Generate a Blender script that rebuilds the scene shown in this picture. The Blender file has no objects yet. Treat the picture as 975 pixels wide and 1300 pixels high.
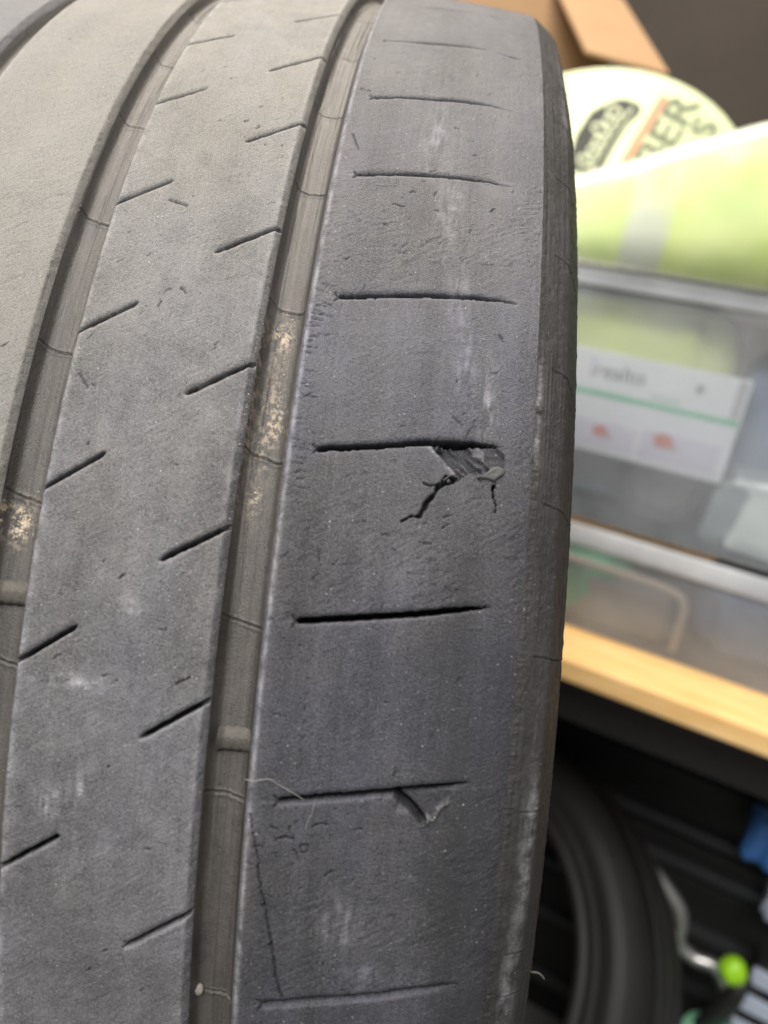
import bpy, bmesh, math
import numpy as np
from mathutils import Matrix, Vector

scene = bpy.context.scene
COL = scene.collection

# ------------------------------------------------------------------ camera
TYRE_CENTRE = Vector((0.0, 0.0, 1.0))
CAM_LOC = Vector((0.065336, -0.450766, 1.205196))
CAM_ROWS = ((0.9795689, 0.0887321, 0.1804757), (-0.1984085, 0.2798246, 0.9393254), (0.0328467, -0.9559418, 0.2917127))
cam_data = bpy.data.cameras.new('camera')
cam = bpy.data.objects.new('camera', cam_data)
COL.objects.link(cam)
m = Matrix(CAM_ROWS).transposed().to_4x4()
m.translation = CAM_LOC
cam.matrix_world = m
cam_data.sensor_fit = 'HORIZONTAL'
cam_data.sensor_width = 36.0
cam_data.lens = 36.0 * 922.494 / 975.0
cam_data.clip_start = 0.01
cam_data.clip_end = 50.0
cam_data.dof.use_dof = True
cam_data.dof.focus_distance = 0.188
cam_data.dof.aperture_fstop = 11.0
scene.camera = cam

# ------------------------------------------------------------------ light (garage, daylight through the open door)
world = bpy.data.worlds.new('World')
scene.world = world
world.use_nodes = True
wbg = world.node_tree.nodes['Background']
wbg.inputs['Color'].default_value = (0.93, 0.96, 1.0, 1)
wbg.inputs['Strength'].default_value = 0.16


def area(name, loc, target, size, size_y, power, color):
    l = bpy.data.lights.new(name, 'AREA')
    l.shape = 'RECTANGLE'
    l.size = size
    l.size_y = size_y
    l.energy = power
    l.color = color
    o = bpy.data.objects.new(name, l)
    COL.objects.link(o)
    o.location = loc
    o.rotation_euler = (Vector(target) - Vector(loc)).to_track_quat('-Z', 'Y').to_euler()
    return o


area('door_daylight', (-0.55, -1.6, 3.2), (0.1, 0.1, 1.0), 2.2, 1.6, 115, (1.0, 0.985, 0.96))
area('ceiling_lamp', (-0.35, 0.35, 3.0), (0.1, 0.2, 1.0), 1.3, 1.0, 46, (1.0, 0.90, 0.76))

vs = scene.view_settings
vs.view_transform = 'Standard'
vs.look = 'None'
vs.gamma = 1.0
vs.use_curve_mapping = False
vs.exposure = 0.35
scene.render.resolution_x = 768
scene.render.resolution_y = 1024


# ------------------------------------------------------------------ helpers
def tag(o, label=None, cat=None, group=None, kind=None):
    if label: o['label'] = label
    if cat: o['category'] = cat
    if group: o['group'] = group
    if kind: o['kind'] = kind
    return o


def empty(name, loc=(0, 0, 0), rot=(0, 0, 0)):
    o = bpy.data.objects.new(name, None)
    COL.objects.link(o)
    o.location = loc
    o.rotation_euler = rot
    o.empty_display_size = 0.02
    return o


def link(name, mesh, mat=None, parent=None, smooth=False):
    o = bpy.data.objects.new(name, mesh)
    COL.objects.link(o)
    if mat is not None:
        mesh.materials.append(mat)
    if parent is not None:
        o.parent = parent
    if smooth:
        mesh.polygons.foreach_set('use_smooth', np.ones(len(mesh.polygons), dtype=bool))
    return o


def bm_obj(name, bm, mat, parent=None, smooth=False):
    me = bpy.data.meshes.new(name)
    bm.normal_update()
    bm.to_mesh(me)
    bm.free()
    return link(name, me, mat, parent, smooth)


def add_box(bm, lo, hi, bevel=0.0, seg=2, mat=None):
    lo = Vector(lo); hi = Vector(hi)
    r = bmesh.ops.create_cube(bm, size=1.0)
    vsx = r['verts']
    c = (lo + hi) / 2
    s = hi - lo
    for v in vsx:
        v.co = Vector((v.co.x * s.x, v.co.y * s.y, v.co.z * s.z)) + c
        if mat is not None:
            v.co = mat @ v.co
    if bevel > 0:
        eds = list({e for v in vsx for e in v.link_edges})
        bmesh.ops.bevel(bm, geom=eds, offset=bevel, segments=seg, profile=0.5, affect='EDGES')


def box(name, lo, hi, mat, parent=None, bevel=0.0, seg=2, smooth=False):
    bm = bmesh.new()
    add_box(bm, lo, hi, bevel, seg)
    return bm_obj(name, bm, mat, parent, smooth)


def tube_mesh(pts, radii, sides=8, cap=True):
    pts = [Vector(p) for p in pts]
    n = len(pts)
    if not hasattr(radii, '__len__'):
        radii = [radii] * n
    bm = bmesh.new()
    rings = []
    ref = None
    for i in range(n):
        t = (pts[min(i + 1, n - 1)] - pts[max(i - 1, 0)]).normalized()
        if ref is None:
            ref = t.orthogonal().normalized()
        ref = (ref - t * ref.dot(t)).normalized()
        b = t.cross(ref)
        rings.append([bm.verts.new(pts[i] + (ref * math.cos(2 * math.pi * k / sides) + b * math.sin(2 * math.pi * k / sides)) * radii[i]) for k in range(sides)])
    for i in range(n - 1):
        for k in range(sides):
            bm.faces.new((rings[i][k], rings[i][(k + 1) % sides], rings[i + 1][(k + 1) % sides], rings[i + 1][k]))
    if cap:
        bm.faces.new(list(reversed(rings[0])))
        bm.faces.new(rings[-1])
    return bm


def spline(pts, n):
    """Catmull-Rom resampling of a 3D polyline."""
    P = [Vector(p) for p in pts]
    P = [P[0] * 2 - P[1]] + P + [P[-1] * 2 - P[-2]]
    out = []
    k = len(P) - 3
    for i in range(n):
        u = i / (n - 1) * k
        j = min(int(u), k - 1)
        t = u - j
        a, b, c, d = P[j:j + 4]
        out.append(0.5 * ((2 * b) + (c - a) * t + (2 * a - 5 * b + 4 * c - d) * t * t + (3 * b - a - 3 * c + d) * t ** 3))
    return out


RNG = np.random.default_rng(7)


def vnoise(u, v, seed):
    """smooth value noise, -1..1, unit lattice"""
    tab = np.random.default_rng(seed).random((256, 256)).astype(np.float32) * 2 - 1
    iu = np.floor(u).astype(np.int64); iv = np.floor(v).astype(np.int64)
    fu = (u - iu); fv = (v - iv)
    fu = fu * fu * (3 - 2 * fu); fv = fv * fv * (3 - 2 * fv)
    a = tab[iu & 255, iv & 255]; b = tab[(iu + 1) & 255, iv & 255]
    c = tab[iu & 255, (iv + 1) & 255]; d = tab[(iu + 1) & 255, (iv + 1) & 255]
    return (a * (1 - fu) + b * fu) * (1 - fv) + (c * (1 - fu) + d * fu) * fv


def fbm(u, v, seed, octv=3):
    s = 0; a = 1.0; t = 0
    for k in range(octv):
        s = s + a * vnoise(u * 2 ** k, v * 2 ** k, seed + k * 17)
        t += a; a *= 0.5
    return s / t


def sstep(a, b, x):
    t = np.clip((x - a) / (b - a), 0, 1)
    return t * t * (3 - 2 * t)


# ------------------------------------------------------------------ materials
class N:
    """tiny node-tree writer"""
    def __init__(self, name):
        self.m = bpy.data.materials.new(name)
        self.m.use_nodes = True
        self.t = self.m.node_tree
        self.b = self.t.nodes['Principled BSDF']
        self.out = self.t.nodes['Material Output']

    def n(self, typ, **kw):
        o = self.t.nodes.new(typ)
        for k, v in kw.items():
            if k.startswith('i_'):
                o.inputs[k[2:].replace('_', ' ')].default_value = v
            else:
                setattr(o, k, v)
        return o

    def l(self, a, b):
        self.t.links.new(a, b)

    def coord(self, scale=(1, 1, 1)):
        tc = self.n('ShaderNodeTexCoord')
        mp = self.n('ShaderNodeMapping')
        mp.inputs['Scale'].default_value = scale
        self.l(tc.outputs['Object'], mp.inputs['Vector'])
        return mp.outputs['Vector']

    def noise(self, vec, scale, detail=3, rough=0.55):
        o = self.n('ShaderNodeTexNoise')
        o.inputs['Scale'].default_value = scale
        o.inputs['Detail'].default_value = detail
        o.inputs['Roughness'].default_value = rough
        self.l(vec, o.inputs['Vector'])
        return o.outputs['Fac']

    def ramp(self, fac, lo, hi, a=0.0, b=1.0):
        o = self.n('ShaderNodeMapRange')
        o.inputs['From Min'].default_value = lo
        o.inputs['From Max'].default_value = hi
        o.inputs['To Min'].default_value = a
        o.inputs['To Max'].default_value = b
        self.l(fac, o.inputs['Value'])
        return o.outputs['Result']

    def mix(self, fac, a, b):
        o = self.n('ShaderNodeMix', data_type='RGBA')
        for sock, val in ((o.inputs[0], fac), (o.inputs[6], a), (o.inputs[7], b)):
            if isinstance(val, (int, float)):
                sock.default_value = val
            elif isinstance(val, tuple):
                sock.default_value = val + (1,) if len(val) == 3 else val
            else:
                self.l(val, sock)
        return o.outputs[2]

    def math(self, op, a, b=0.0, clamp=False):
        o = self.n('ShaderNodeMath', operation=op, use_clamp=clamp)
        for i, val in enumerate((a, b)):
            if isinstance(val, (int, float)):
                o.inputs[i].default_value = val
            else:
                self.l(val, o.inputs[i])
        return o.outputs[0]

    def attr(self, name):
        o = self.n('ShaderNodeAttribute', attribute_name=name)
        return o.outputs['Fac']

    def bump(self, h, dist, strength=1.0, prev=None):
        o = self.n('ShaderNodeBump')
        o.inputs['Distance'].default_value = dist
        o.inputs['Strength'].default_value = strength
        self.l(h, o.inputs['Height'])
        if prev is not None:
            self.l(prev, o.inputs['Normal'])
        return o.outputs['Normal']


def plain(name, col, rough=0.6, spec=0.4, var=0.15, scale=30.0, metallic=0.0, bump=0.0, bscale=200.0):
    q = N(name)
    v = q.coord()
    f = q.noise(v, scale, 4)
    dark = tuple(c * (1 - var) for c in col); light = tuple(min(1, c * (1 + var)) for c in col)
    q.l(q.mix(f, dark, light), q.b.inputs['Base Color'])
    q.b.inputs['Roughness'].default_value = rough
    q.b.inputs['Specular IOR Level'].default_value = spec
    q.b.inputs['Metallic'].default_value = metallic
    if bump:
        q.l(q.bump(q.noise(v, bscale, 4), bump), q.b.inputs['Normal'])
    return q.m


def rubber(name, base, dust, rough=0.62, spec=0.35, grain=1.0, speck=1.0, streak=None):
    """worn rubber: dust film, specks of grit, pits, fine relief; masks come from point attributes"""
    q = N(name)
    v = q.coord()
    n_big = q.noise(v, 38, 4, 0.6)
    n_mid = q.noise(v, 260, 4, 0.6)
    n_fin = q.noise(v, 2300, 3, 0.65)
    n_grit = q.noise(v, 4600, 2, 0.5)
    d = q.attr('dust')
    f = q.math('ADD', d, q.ramp(n_big, 0.3, 0.7, -0.09, 0.09))
    f = q.math('ADD', f, q.ramp(n_grit, 0.33, 0.67, -0.30 * grain, 0.30 * grain))
    f = q.math('ADD', f, q.ramp(n_mid, 0.3, 0.7, -0.10, 0.10))
    f = q.math('ADD', f, q.ramp(n_fin, 0.3, 0.7, -0.30 * grain, 0.30 * grain), clamp=True)
    col = q.mix(f, base, dust)
    vo = q.n('ShaderNodeTexVoronoi')
    vo.inputs['Scale'].default_value = 1000
    q.l(v, vo.inputs['Vector'])
    sepc = q.n('ShaderNodeSeparateColor')
    q.l(vo.outputs['Color'], sepc.inputs[0])
    near = q.ramp(q.math('ADD', vo.outputs['Distance'], q.ramp(n_grit, 0.3, 0.7, -0.08, 0.08)), 0.19, 0.09)
    pick = q.math('MULTIPLY', q.ramp(sepc.outputs[0], 0.80, 0.97), q.ramp(q.noise(v, 120, 3, 0.6), 0.36, 0.62), clamp=True)
    sp = q.math('MULTIPLY', q.math('MULTIPLY', near, pick), 0.7 * speck, clamp=True)
    col = q.mix(sp, col, (0.66, 0.64, 0.61))
    pit = q.math('MULTIPLY', q.ramp(q.noise(v, 1150, 2, 0.5), 0.30, 0.235), 0.55, clamp=True)
    col = q.mix(pit, col, tuple(c * 0.35 for c in base))
    ch = q.math('MULTIPLY', q.attr('chalk'), q.math('MULTIPLY', q.ramp(n_mid, 0.36, 0.62), q.ramp(n_fin, 0.30, 0.62, 0.45, 1.0)), clamp=True)
    col = q.mix(ch, col, (0.50, 0.49, 0.48))
    sa = q.math('MULTIPLY', q.attr('sand'), q.ramp(q.noise(v, 560, 5, 0.75), 0.50, 0.56), clamp=True)
    col = q.mix(sa, col, (0.46, 0.38, 0.26))
    tn = q.n('ShaderNodeMix', data_type='RGBA', blend_type='MULTIPLY')
    tn.inputs[0].default_value = 1.0
    q.l(col, tn.inputs[6])
    q.l(q.mix(q.attr('tint'), (0.94, 0.955, 1.14), (1.035, 1.0, 0.945)), tn.inputs[7])
    col = tn.outputs[2]
    q.l(col, q.b.inputs['Base Color'])
    q.l(q.ramp(n_mid, 0.3, 0.7, rough - 0.08, rough + 0.1), q.b.inputs['Roughness'])
    q.b.inputs['Specular IOR Level'].default_value = spec
    b1 = q.bump(n_fin, 0.00028 * grain, 1.0)
    b2 = q.bump(n_mid, 0.0003 * grain, 0.12, b1)
    b3 = q.bump(n_grit, 0.00018 * grain, 1.0, b2)
    q.l(b3, q.b.inputs['Normal'])
    return q.m


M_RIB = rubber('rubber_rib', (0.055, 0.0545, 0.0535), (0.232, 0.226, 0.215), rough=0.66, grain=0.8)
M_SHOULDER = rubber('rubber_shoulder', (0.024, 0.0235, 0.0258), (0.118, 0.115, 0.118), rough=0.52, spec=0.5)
M_GROOVE = rubber('rubber_groove', (0.023, 0.021, 0.0185), (0.096, 0.086, 0.072), rough=0.40, spec=0.5, grain=0.6, speck=0.25)
M_SIDE = rubber('rubber_sidewall', (0.021, 0.0198, 0.0185), (0.064, 0.060, 0.055), rough=0.48, grain=0.7, speck=0.6)
M_INNER = plain('rubber_inner', (0.03, 0.03, 0.03), 0.6)


# ------------------------------------------------------------------ marks on the tread: (mm across, mrad round the axle)
SHOULDER_SIPES = [[(61.02, 666.9), (75.01, 683.43), (86.3, 699.01), (95.58, 696.3), (103.59, 682.69)], [(60.64, 542.47), (76.9, 555.76), (86.95, 563.1), (91.89, 563.59)], [(95.63, 558.81), (99.34, 556.16), (103.18, 552.56)], [(60.88, 431.6), (72.48, 440.57), (85.61, 448.12), (94.16, 448.82), (101.15, 446.14)], [(60.61, 328.33), (73.65, 336.66), (85.16, 341.26), (95.52, 343.15), (101.3, 341.27)], [(61.04, 207.94), (70.39, 213.15), (81.73, 219.05), (93.27, 223.16), (101.07, 224.83), (104.43, 224.0)], [(60.86, 89.5), (72.81, 95.45), (85.19, 103.03), (96.01, 106.83), (103.35, 107.01)], [(60.85, -27.39), (73.39, -21.68), (87.01, -15.1), (99.03, -7.86), (103.2, -5.55)], [(60.79, -144.45), (72.01, -139.09), (85.44, -132.42), (95.57, -127.2), (101.81, -122.31)], [(60.7, -286.48), (72.25, -280.99), (86.03, -275.19), (96.33, -268.69), (103.21, -264.0)]]
INNER_SIPES = [[(29.82, 564.44), (42.27, 601.25)], [(29.16, 455.94), (42.74, 492.8)], [(29.46, 352.21), (43.19, 385.37)], [(29.2, 235.62), (42.68, 264.52)], [(29.15, 119.36), (42.89, 147.72)], [(29.52, 3.7), (43.86, 32.17)], [(29.83, -111.75), (44.27, -81.09)], [(29.63, -252.82), (43.93, -222.68)], [(13.88, 519.62), (1.32, 493.4)], [(13.6, 420.08), (1.12, 391.3)], [(13.74, 301.82), (1.15, 273.47)], [(13.67, 186.66), (0.75, 158.09)], [(13.48, 72.03), (0.82, 42.76)], [(13.25, -44.43), (0.75, -72.27)], [(13.82, -181.47), (0.96, -208.58)]]
TEAR_POLY = [(86.53, 100.67), (93.11, 82.12), (94.8, 82.78), (96.37, 85.09), (98.05, 83.48), (99.97, 86.52), (102.36, 85.76), (103.73, 89.76), (103.75, 97.27), (103.35, 107.01), (96.01, 106.83)]
TEAR_CRACK = [[(93.55, 82.29), (91.18, 76.88), (89.29, 73.92), (88.22, 67.4), (86.81, 60.8), (85.5, 51.56), (83.18, 49.12), (81.61, 45.87)], [(88.67, 74.25), (87.36, 72.37), (85.55, 73.1)], [(89.26, 75.03), (90.62, 81.34)], [(101.58, 80.32), (101.49, 76.32), (101.76, 72.47), (102.33, 60.37)]]
FLAP = [(98.05, 83.48), (99.45, 85.74), (100.28, 88.93), (101.13, 91.57), (102.21, 92.3), (103.32, 91.6), (104.09, 89.9), (103.79, 86.91), (102.76, 84.21), (101.56, 80.88), (100.08, 82.0), (98.81, 82.07)]
CUT_POLY = [(85.98, -133.35), (92.34, -151.48), (93.12, -148.69), (94.47, -147.91), (95.31, -141.43), (96.89, -136.92), (98.03, -128.81), (92.2, -129.45)]
CUT_LINE = [(85.61, -132.39), (87.31, -137.77), (89.3, -141.55), (90.99, -146.47), (92.5, -150.92)]
CUT_EDGE = [(92.19, -152.04), (93.12, -148.69), (94.49, -148.44), (94.91, -145.19), (95.31, -141.43), (96.09, -138.65), (97.07, -136.88)]
CUT_CHIP = [(85.55, -141.79), (86.29, -137.98), (87.94, -136.07), (89.23, -138.94), (90.25, -144.51), (87.88, -145.5), (85.83, -145.4)]
LONG_CRACK = [(54.91, -153.25), (55.92, -164.94), (56.94, -177.78), (57.83, -192.39), (58.63, -203.97), (59.74, -214.52), (60.53, -226.38), (61.73, -241.67), (62.54, -255.65), (63.27, -265.85), (64.13, -274.41), (64.94, -280.13)]
GOUGES = [[(61.16, -169.86), (62.96, -167.31), (65.02, -167.86)], [(63.61, -159.83), (63.9, -164.46)], [(66.23, -174.93), (66.66, -171.67), (67.67, -171.43), (67.94, -175.05), (67.14, -176.83), (66.45, -176.46)], [(65.4, -175.66), (65.93, -182.41)], [(68.67, -158.6), (70.15, -156.69), (71.68, -156.85)], [(60.89, -178.88), (61.63, -180.81)], [(78.01, -158.05), (79.2, -157.8)], [(59.72, -160.82), (61.13, -162.54)], [(14.32, 281.2), (17.16, 278.86), (19.33, 277.15)], [(64.12, 19.88), (64.37, 13.11)], [(92.52, 4.98), (94.02, 1.73)], [(70.77, 301.41), (74.05, 300.81)], [(91.15, 124.23), (93.5, 118.71)], [(94.15, 107.81), (96.29, 125.27)], [(86.96, 32.54), (88.39, 31.94)], [(36.47, -74.73), (39.39, -69.81)], [(3.67, 126.92), (6.42, 117.55)], [(23.03, 202.13), (24.47, 197.87)], [(21.19, -10.17), (22.12, -7.31)], [(100.44, 194.83), (101.72, 188.19)], [(57.33, 376.37), (59.65, 357.49)]]
CHIP_S3 = [(94.33, 337.55), (96.19, 340.87), (99.37, 342.49), (101.95, 340.87), (102.0, 335.33), (99.93, 330.91), (97.41, 329.84), (95.25, 332.73)]
JOINTS_B = [(45.51, 201.83), (45.76, 83.9), (45.41, -31.08), (47.74, -148.45), (48.99, -293.47), (47.19, 319.4), (46.76, 422.18), (47.04, 532.54), (47.35, 652.47)]
JOINTS_A = [(-9.29, 270.87), (-9.2, 385.33), (-8.98, 488.43), (-10.27, 603.93), (-7.25, 150.8), (-8.32, 39.77), (-3.97, -76.72)]
JOINTS_Z = [(-64.45, 546.43), (-70.16, 689.3)]
BARS = [(48.08, -110.37), (-4.8, -27.64)]
PEBBLE = [(45.12, -291.23)]
SAND_B = [(48.25, 178.23), (49.99, 109.09), (47.11, 49.78), (40.48, 149.31), (41.11, 76.57)]
SAND_A = [(-6.43, 19.94)]
CHALK = [(24.89, -29.2), (13.34, -80.13), (12.43, -159.93), (17.38, -147.92), (96.09, 182.6), (95.09, 144.12)]
SIDE_MARKS = [[(116.42, 289.76), (120.0, 272.3)], [(115.16, 181.7), (120.09, 168.74)], [(114.01, 72.18), (119.47, 66.38)], [(114.02, -39.64), (119.5, -37.68)], [(113.88, -148.47), (119.43, -142.85)], [(110.83, -291.16), (118.76, -271.43)], [(110.65, -250.57), (115.03, -246.63)], [(118.2, 525.67), (119.94, 506.5)], [(116.23, 377.7), (119.96, 366.1)]]
HAIR = [(51.54, -142.8), (52.69, -135.28), (53.42, -131.23), (55.28, -130.98), (58.61, -128.55), (60.41, -131.67), (63.09, -136.12), (66.32, -142.02)]
HAIR2 = [(68.58, -143.54), (68.39, -148.77), (67.55, -155.22), (67.22, -161.56)]
WHISKER = [(119.38, -283.79)]

# ------------------------------------------------------------------ the worn tyre
# tyre frame: x across the tread, angle th round the axle (th = 0 faces the camera side), radius r
R = 0.335
CR = 0.60758
LEAN = Matrix(((0.9935719, 0.0460439, -0.1034163), (0.0, 0.9135455, 0.4067366), (0.1132032, -0.4041221, 0.9076731)))


def crown(x):
    x = np.abs(x)
    return R - CR * x * x - 0.217 * np.maximum(x - 0.05, 0) ** 2


def pt(x, th, r):
    """tyre frame point, local to the tyre's empty (which sits at the axle frame moved to the base)"""
    return np.stack([x + 0 * th, -r * np.cos(th), r * np.sin(th)], -1)


BASE_LOCAL = np.array(LEAN.transposed() @ Vector((0, 0, -0.338)))
tyre = empty('worn_tyre')
mt = LEAN.to_4x4()
mt.translation = TYRE_CENTRE + LEAN @ Vector(BASE_LOCAL)
tyre.matrix_world = mt
tag(tyre, 'worn grey car tyre with torn, sliced shoulder blocks and sandy grooves', 'tyre')

GZ = (-0.05979, -0.05011); GA = (-0.01056, 0.00083); GB = (0.04303, 0.05430)
XR = 0.11005


def warp(x):
    """rows of the mesh follow the slant of the sipes"""
    return (2.2 * (np.clip(x, GA[1], GB[0]) - GB[0]) + 2.2 * (np.clip(x, GZ[1], GA[0]) - GA[0])
            + 0.447 * (np.clip(x, GB[1], XR) - GB[1]))


steps = []
t = -0.92
ROWS_T = [t]
while t < 1.50:                                   # finest where the photograph looks closest
    t += 0.0024 if t < -0.44 else 0.00082 if t < 0.15 else 0.00095 if t < 0.4 else 0.0014 if t < 1.0 else 0.0026
    ROWS_T.append(t)
far = np.linspace(ROWS_T[-1], ROWS_T[0] + 2 * np.pi, 200)[1:-1]
ROWS_T = np.array(ROWS_T + far.tolist())
NR = len(ROWS_T)
DENSE = NR - len(far)


def grid_mesh(name, X, TH, RAD, attrs, mat, closed=True):
    """one band of the tyre: rows x cols grid closed round the axle"""
    nr, nc = X.shape
    co = pt(X, TH, RAD).reshape(-1, 3) - BASE_LOCAL
    me = bpy.data.meshes.new(name)
    idx = np.arange(nr * nc, dtype=np.int32).reshape(nr, nc)
    a = idx; b = np.roll(idx, -1, 0)
    if not closed:
        a = a[:-1]; b = b[:-1]
    # rows advance upward, columns to +x : outward normal order
    f = np.stack([a[:, :-1], a[:, 1:], b[:, 1:], b[:, :-1]], -1).reshape(-1, 4)
    me.vertices.add(nr * nc)
    me.vertices.foreach_set('co', co.astype(np.float32).ravel())
    me.loops.add(f.size)
    me.loops.foreach_set('vertex_index', f.astype(np.int32).ravel())
    me.polygons.add(len(f))
    me.polygons.foreach_set('loop_start', np.arange(0, f.size, 4, dtype=np.int32))
    me.update(calc_edges=True)
    for k in ('dust', 'chalk', 'sand', 'tint'):
        at = me.attributes.new(k, 'FLOAT', 'POINT')
        v = attrs.get(k)
        at.data.foreach_set('value', (np.full(nr * nc, 0.5) if v is None and k == 'tint' else np.zeros(nr * nc) if v is None else np.clip(v, -0.6, 1.5)).astype(np.float32).ravel())
    return link(name, me, mat, tyre, True)


def seg_dist(u, v, pts):
    """distance of points (metres on the surface) to a polyline and the 0..1 position along it"""
    best = np.full(u.shape, 9.0); along = np.zeros(u.shape)
    n = len(pts) - 1
    for i in range(n):
        ax, ay = pts[i]; bx, by = pts[i + 1]
        dx, dy = bx - ax, by - ay
        L = dx * dx + dy * dy + 1e-12
        k = np.clip(((u - ax) * dx + (v - ay) * dy) / L, 0, 1)
        dd = np.hypot(u - ax - k * dx, v - ay - k * dy)
        m_ = dd < best
        best = np.where(m_, dd, best); along = np.where(m_, (i + k) / n, along)
    return best, along


def poly_sd(u, v, pts):
    """signed distance to a closed polygon, negative inside"""
    d_, _ = seg_dist(u, v, list(pts) + [pts[0]])
    ins = np.zeros(u.shape, bool)
    n = len(pts)
    j = n - 1
    for i in range(n):
        xi, yi = pts[i]; xj, yj = pts[j]
        c = ((yi > v) != (yj > v)) & (u < (xj - xi) * (v - yi) / (yj - yi + 1e-15) + xi)
        ins ^= c
        j = i
    return np.where(ins, -d_, d_)


def mm(pts):
    """(mm, mrad) table -> metres on the surface (x, th * R)"""
    return [(a * 1e-3, b * 1e-3 * 0.332) for a, b in pts]


class Band:
    """work arrays of one rib; U across, V round (both metres on the surface)"""
    def __init__(self, cols, depth):
        self.x0 = np.array(cols); self.dep = np.array(depth)
        self.X = np.repeat(self.x0[None, :], NR, 0)
        self.TH = ROWS_T[:, None] + warp(self.X)
        self.U = self.X; self.V = self.TH * 0.332
        self.h = np.zeros_like(self.X); self.bare = np.zeros_like(self.X)     # bare: fresh rubber without dust
        self.att = {k: np.zeros_like(self.X) for k in ('dust', 'chalk', 'sand')}
        self.top = (self.dep == 0).astype(float)[None, :]

    def win(self, pts, pad):
        us = [p[0] for p in pts]; vs_ = [p[1] for p in pts]
        c = np.where((self.x0 > min(us) - pad) & (self.x0 < max(us) + pad))[0]
        if len(c) == 0: return None
        vc = self.V[:DENSE]
        r = np.where((vc.max(1) > min(vs_) - pad) & (vc.min(1) < max(vs_) + pad))[0]
        if len(r) == 0: return None
        return slice(r[0], r[-1] + 1), slice(c[0], c[-1] + 1)

    def sipe(self, pts, hw, depth, tip0, tip1, rag=0.00012, seed=1):
        """narrow slot along a slanted line: half width hw, taper lengths at both ends (metres)"""
        w = self.win(pts, 0.004)
        if w is None: return
        u, v = self.U[w], self.V[w]
        px = [p[0] for p in pts]; py = [p[1] for p in pts]
        if px[0] > px[-1]: px, py = px[::-1], py[::-1]
        vc = np.interp(u, px, py)
        m_in = (u >= px[0] - 0.0003) & (u <= px[-1] + 0.0003)
        k0 = np.clip((u - px[0]) / max(tip0, 1e-5), 0, 1); k1 = np.clip((px[-1] - u) / max(tip1, 1e-5), 0, 1)
        wid = hw * np.minimum(k0, 1) ** 0.5 * k1 ** 0.6
        jag = rag * fbm(u / 0.0009, v * 0 + seed, seed, 3)
        dd = np.abs(v - vc + jag) - wid
        s = 1 - sstep(-0.00022, 0.00018, dd)
        dp = depth * (1 + 1.2 * sstep(0.0005, 0.003, np.minimum(u - GA[1], GB[0] - u)) if depth < 0.002 else 1) * np.minimum(1, k1 * 1.6 + 0.12) * np.minimum(1, k0 * 2 + 0.35)
        up = (v > vc)
        wl_ = 0.0015 + 0.0007 * fbm(u / 0.006, v * 0, seed + 9, 2)
        lip = np.where(up, -0.00060 * np.clip(1 - dd / wl_, 0, 1) ** 2, -0.00010 * np.clip(1 - dd / 0.0006, 0, 1) ** 2) * k1 ** 0.4   # upper lip worn round
        self.att['dust'][w] += np.where(m_in & ~up, 0.35 * (1 - sstep(0.0003, 0.0014, dd)) * k1, 0)
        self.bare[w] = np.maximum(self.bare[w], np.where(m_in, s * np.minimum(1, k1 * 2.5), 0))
        hh = np.where(m_in, np.minimum(lip, -dp * s), 0)
        self.h[w] = np.minimum(self.h[w], hh)

    def crack(self, pts, w0, w1, depth, rag=0.00025, seed=3, lip=0.0):
        w = self.win(pts, 0.004)
        if w is None: return
        u, v = self.U[w], self.V[w]
        ju = rag * fbm(u / 0.0011, v / 0.0011, seed, 2); jv = rag * fbm(u / 0.0011 + 31, v / 0.0011, seed + 5, 2)
        ju = ju + 0.00010 * vnoise(u / 0.0004, v / 0.0004, seed + 8); jv = jv + 0.00010 * vnoise(u / 0.0004 + 17, v / 0.0004, seed + 9)
        dd, al = seg_dist(u + ju, v + jv, pts)
        wid = w0 + (w1 - w0) * al
        s = 1 - sstep(wid * 0.6, wid * 1.25 + 0.00012, dd)
        self.h[w] = np.minimum(self.h[w], -depth * s)
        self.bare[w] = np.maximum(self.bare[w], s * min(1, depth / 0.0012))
        if lip:
            self.h[w] += lip * np.exp(-((dd - wid * 1.8) / (0.0004)) ** 2)

    def blob(self, key, cu, cv, ru, rv, amp, slant=0.0, streaky=False):
        du = (self.U - cu) / ru; dv = (self.V - cv - slant * (self.U - cu)) / rv
        g = amp * np.exp(-(du * du + dv * dv))
        if streaky:
            g = g * np.clip(0.55 + 1.3 * fbm(self.U / 0.0007, self.V / 0.006, 950, 2) + 0.8 * fbm(self.U / 0.002, self.V / 0.003, 951, 2), 0, 1.6)
        self.att[key] += g

    def build(self, name, mat, edge_jag=0.00012, seed=11):
        r = crown(self.X) - self.dep[None, :]
        for k in ('dust', 'chalk', 'sand'):
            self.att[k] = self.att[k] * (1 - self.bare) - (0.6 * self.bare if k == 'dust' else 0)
        # ragged edges where the rib meets its grooves
        X = self.X.copy()
        edge = ((self.dep[None, :] < 0.0012)) & ((self.X < self.x0.min() + 0.0009) | (self.X > self.x0.max() - 0.0009))
        if edge_jag:
            jag = edge_jag * fbm(self.V / 0.0013, self.X * 0 + seed, seed, 3) + 0.5 * edge_jag * fbm(self.V / 0.006, self.X * 0, seed + 3, 2)
            X = np.where(edge, X + jag, X)
        rad = np.where(self.top > 0, r + self.h, np.minimum(r, crown(self.X) + self.h))
        return grid_mesh(name, X, self.TH, rad, self.att, mat)


def edge_drop(th):
    return 0.0011 * (0.12 + 0.88 * sstep(0.28, -0.12, th))


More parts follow.
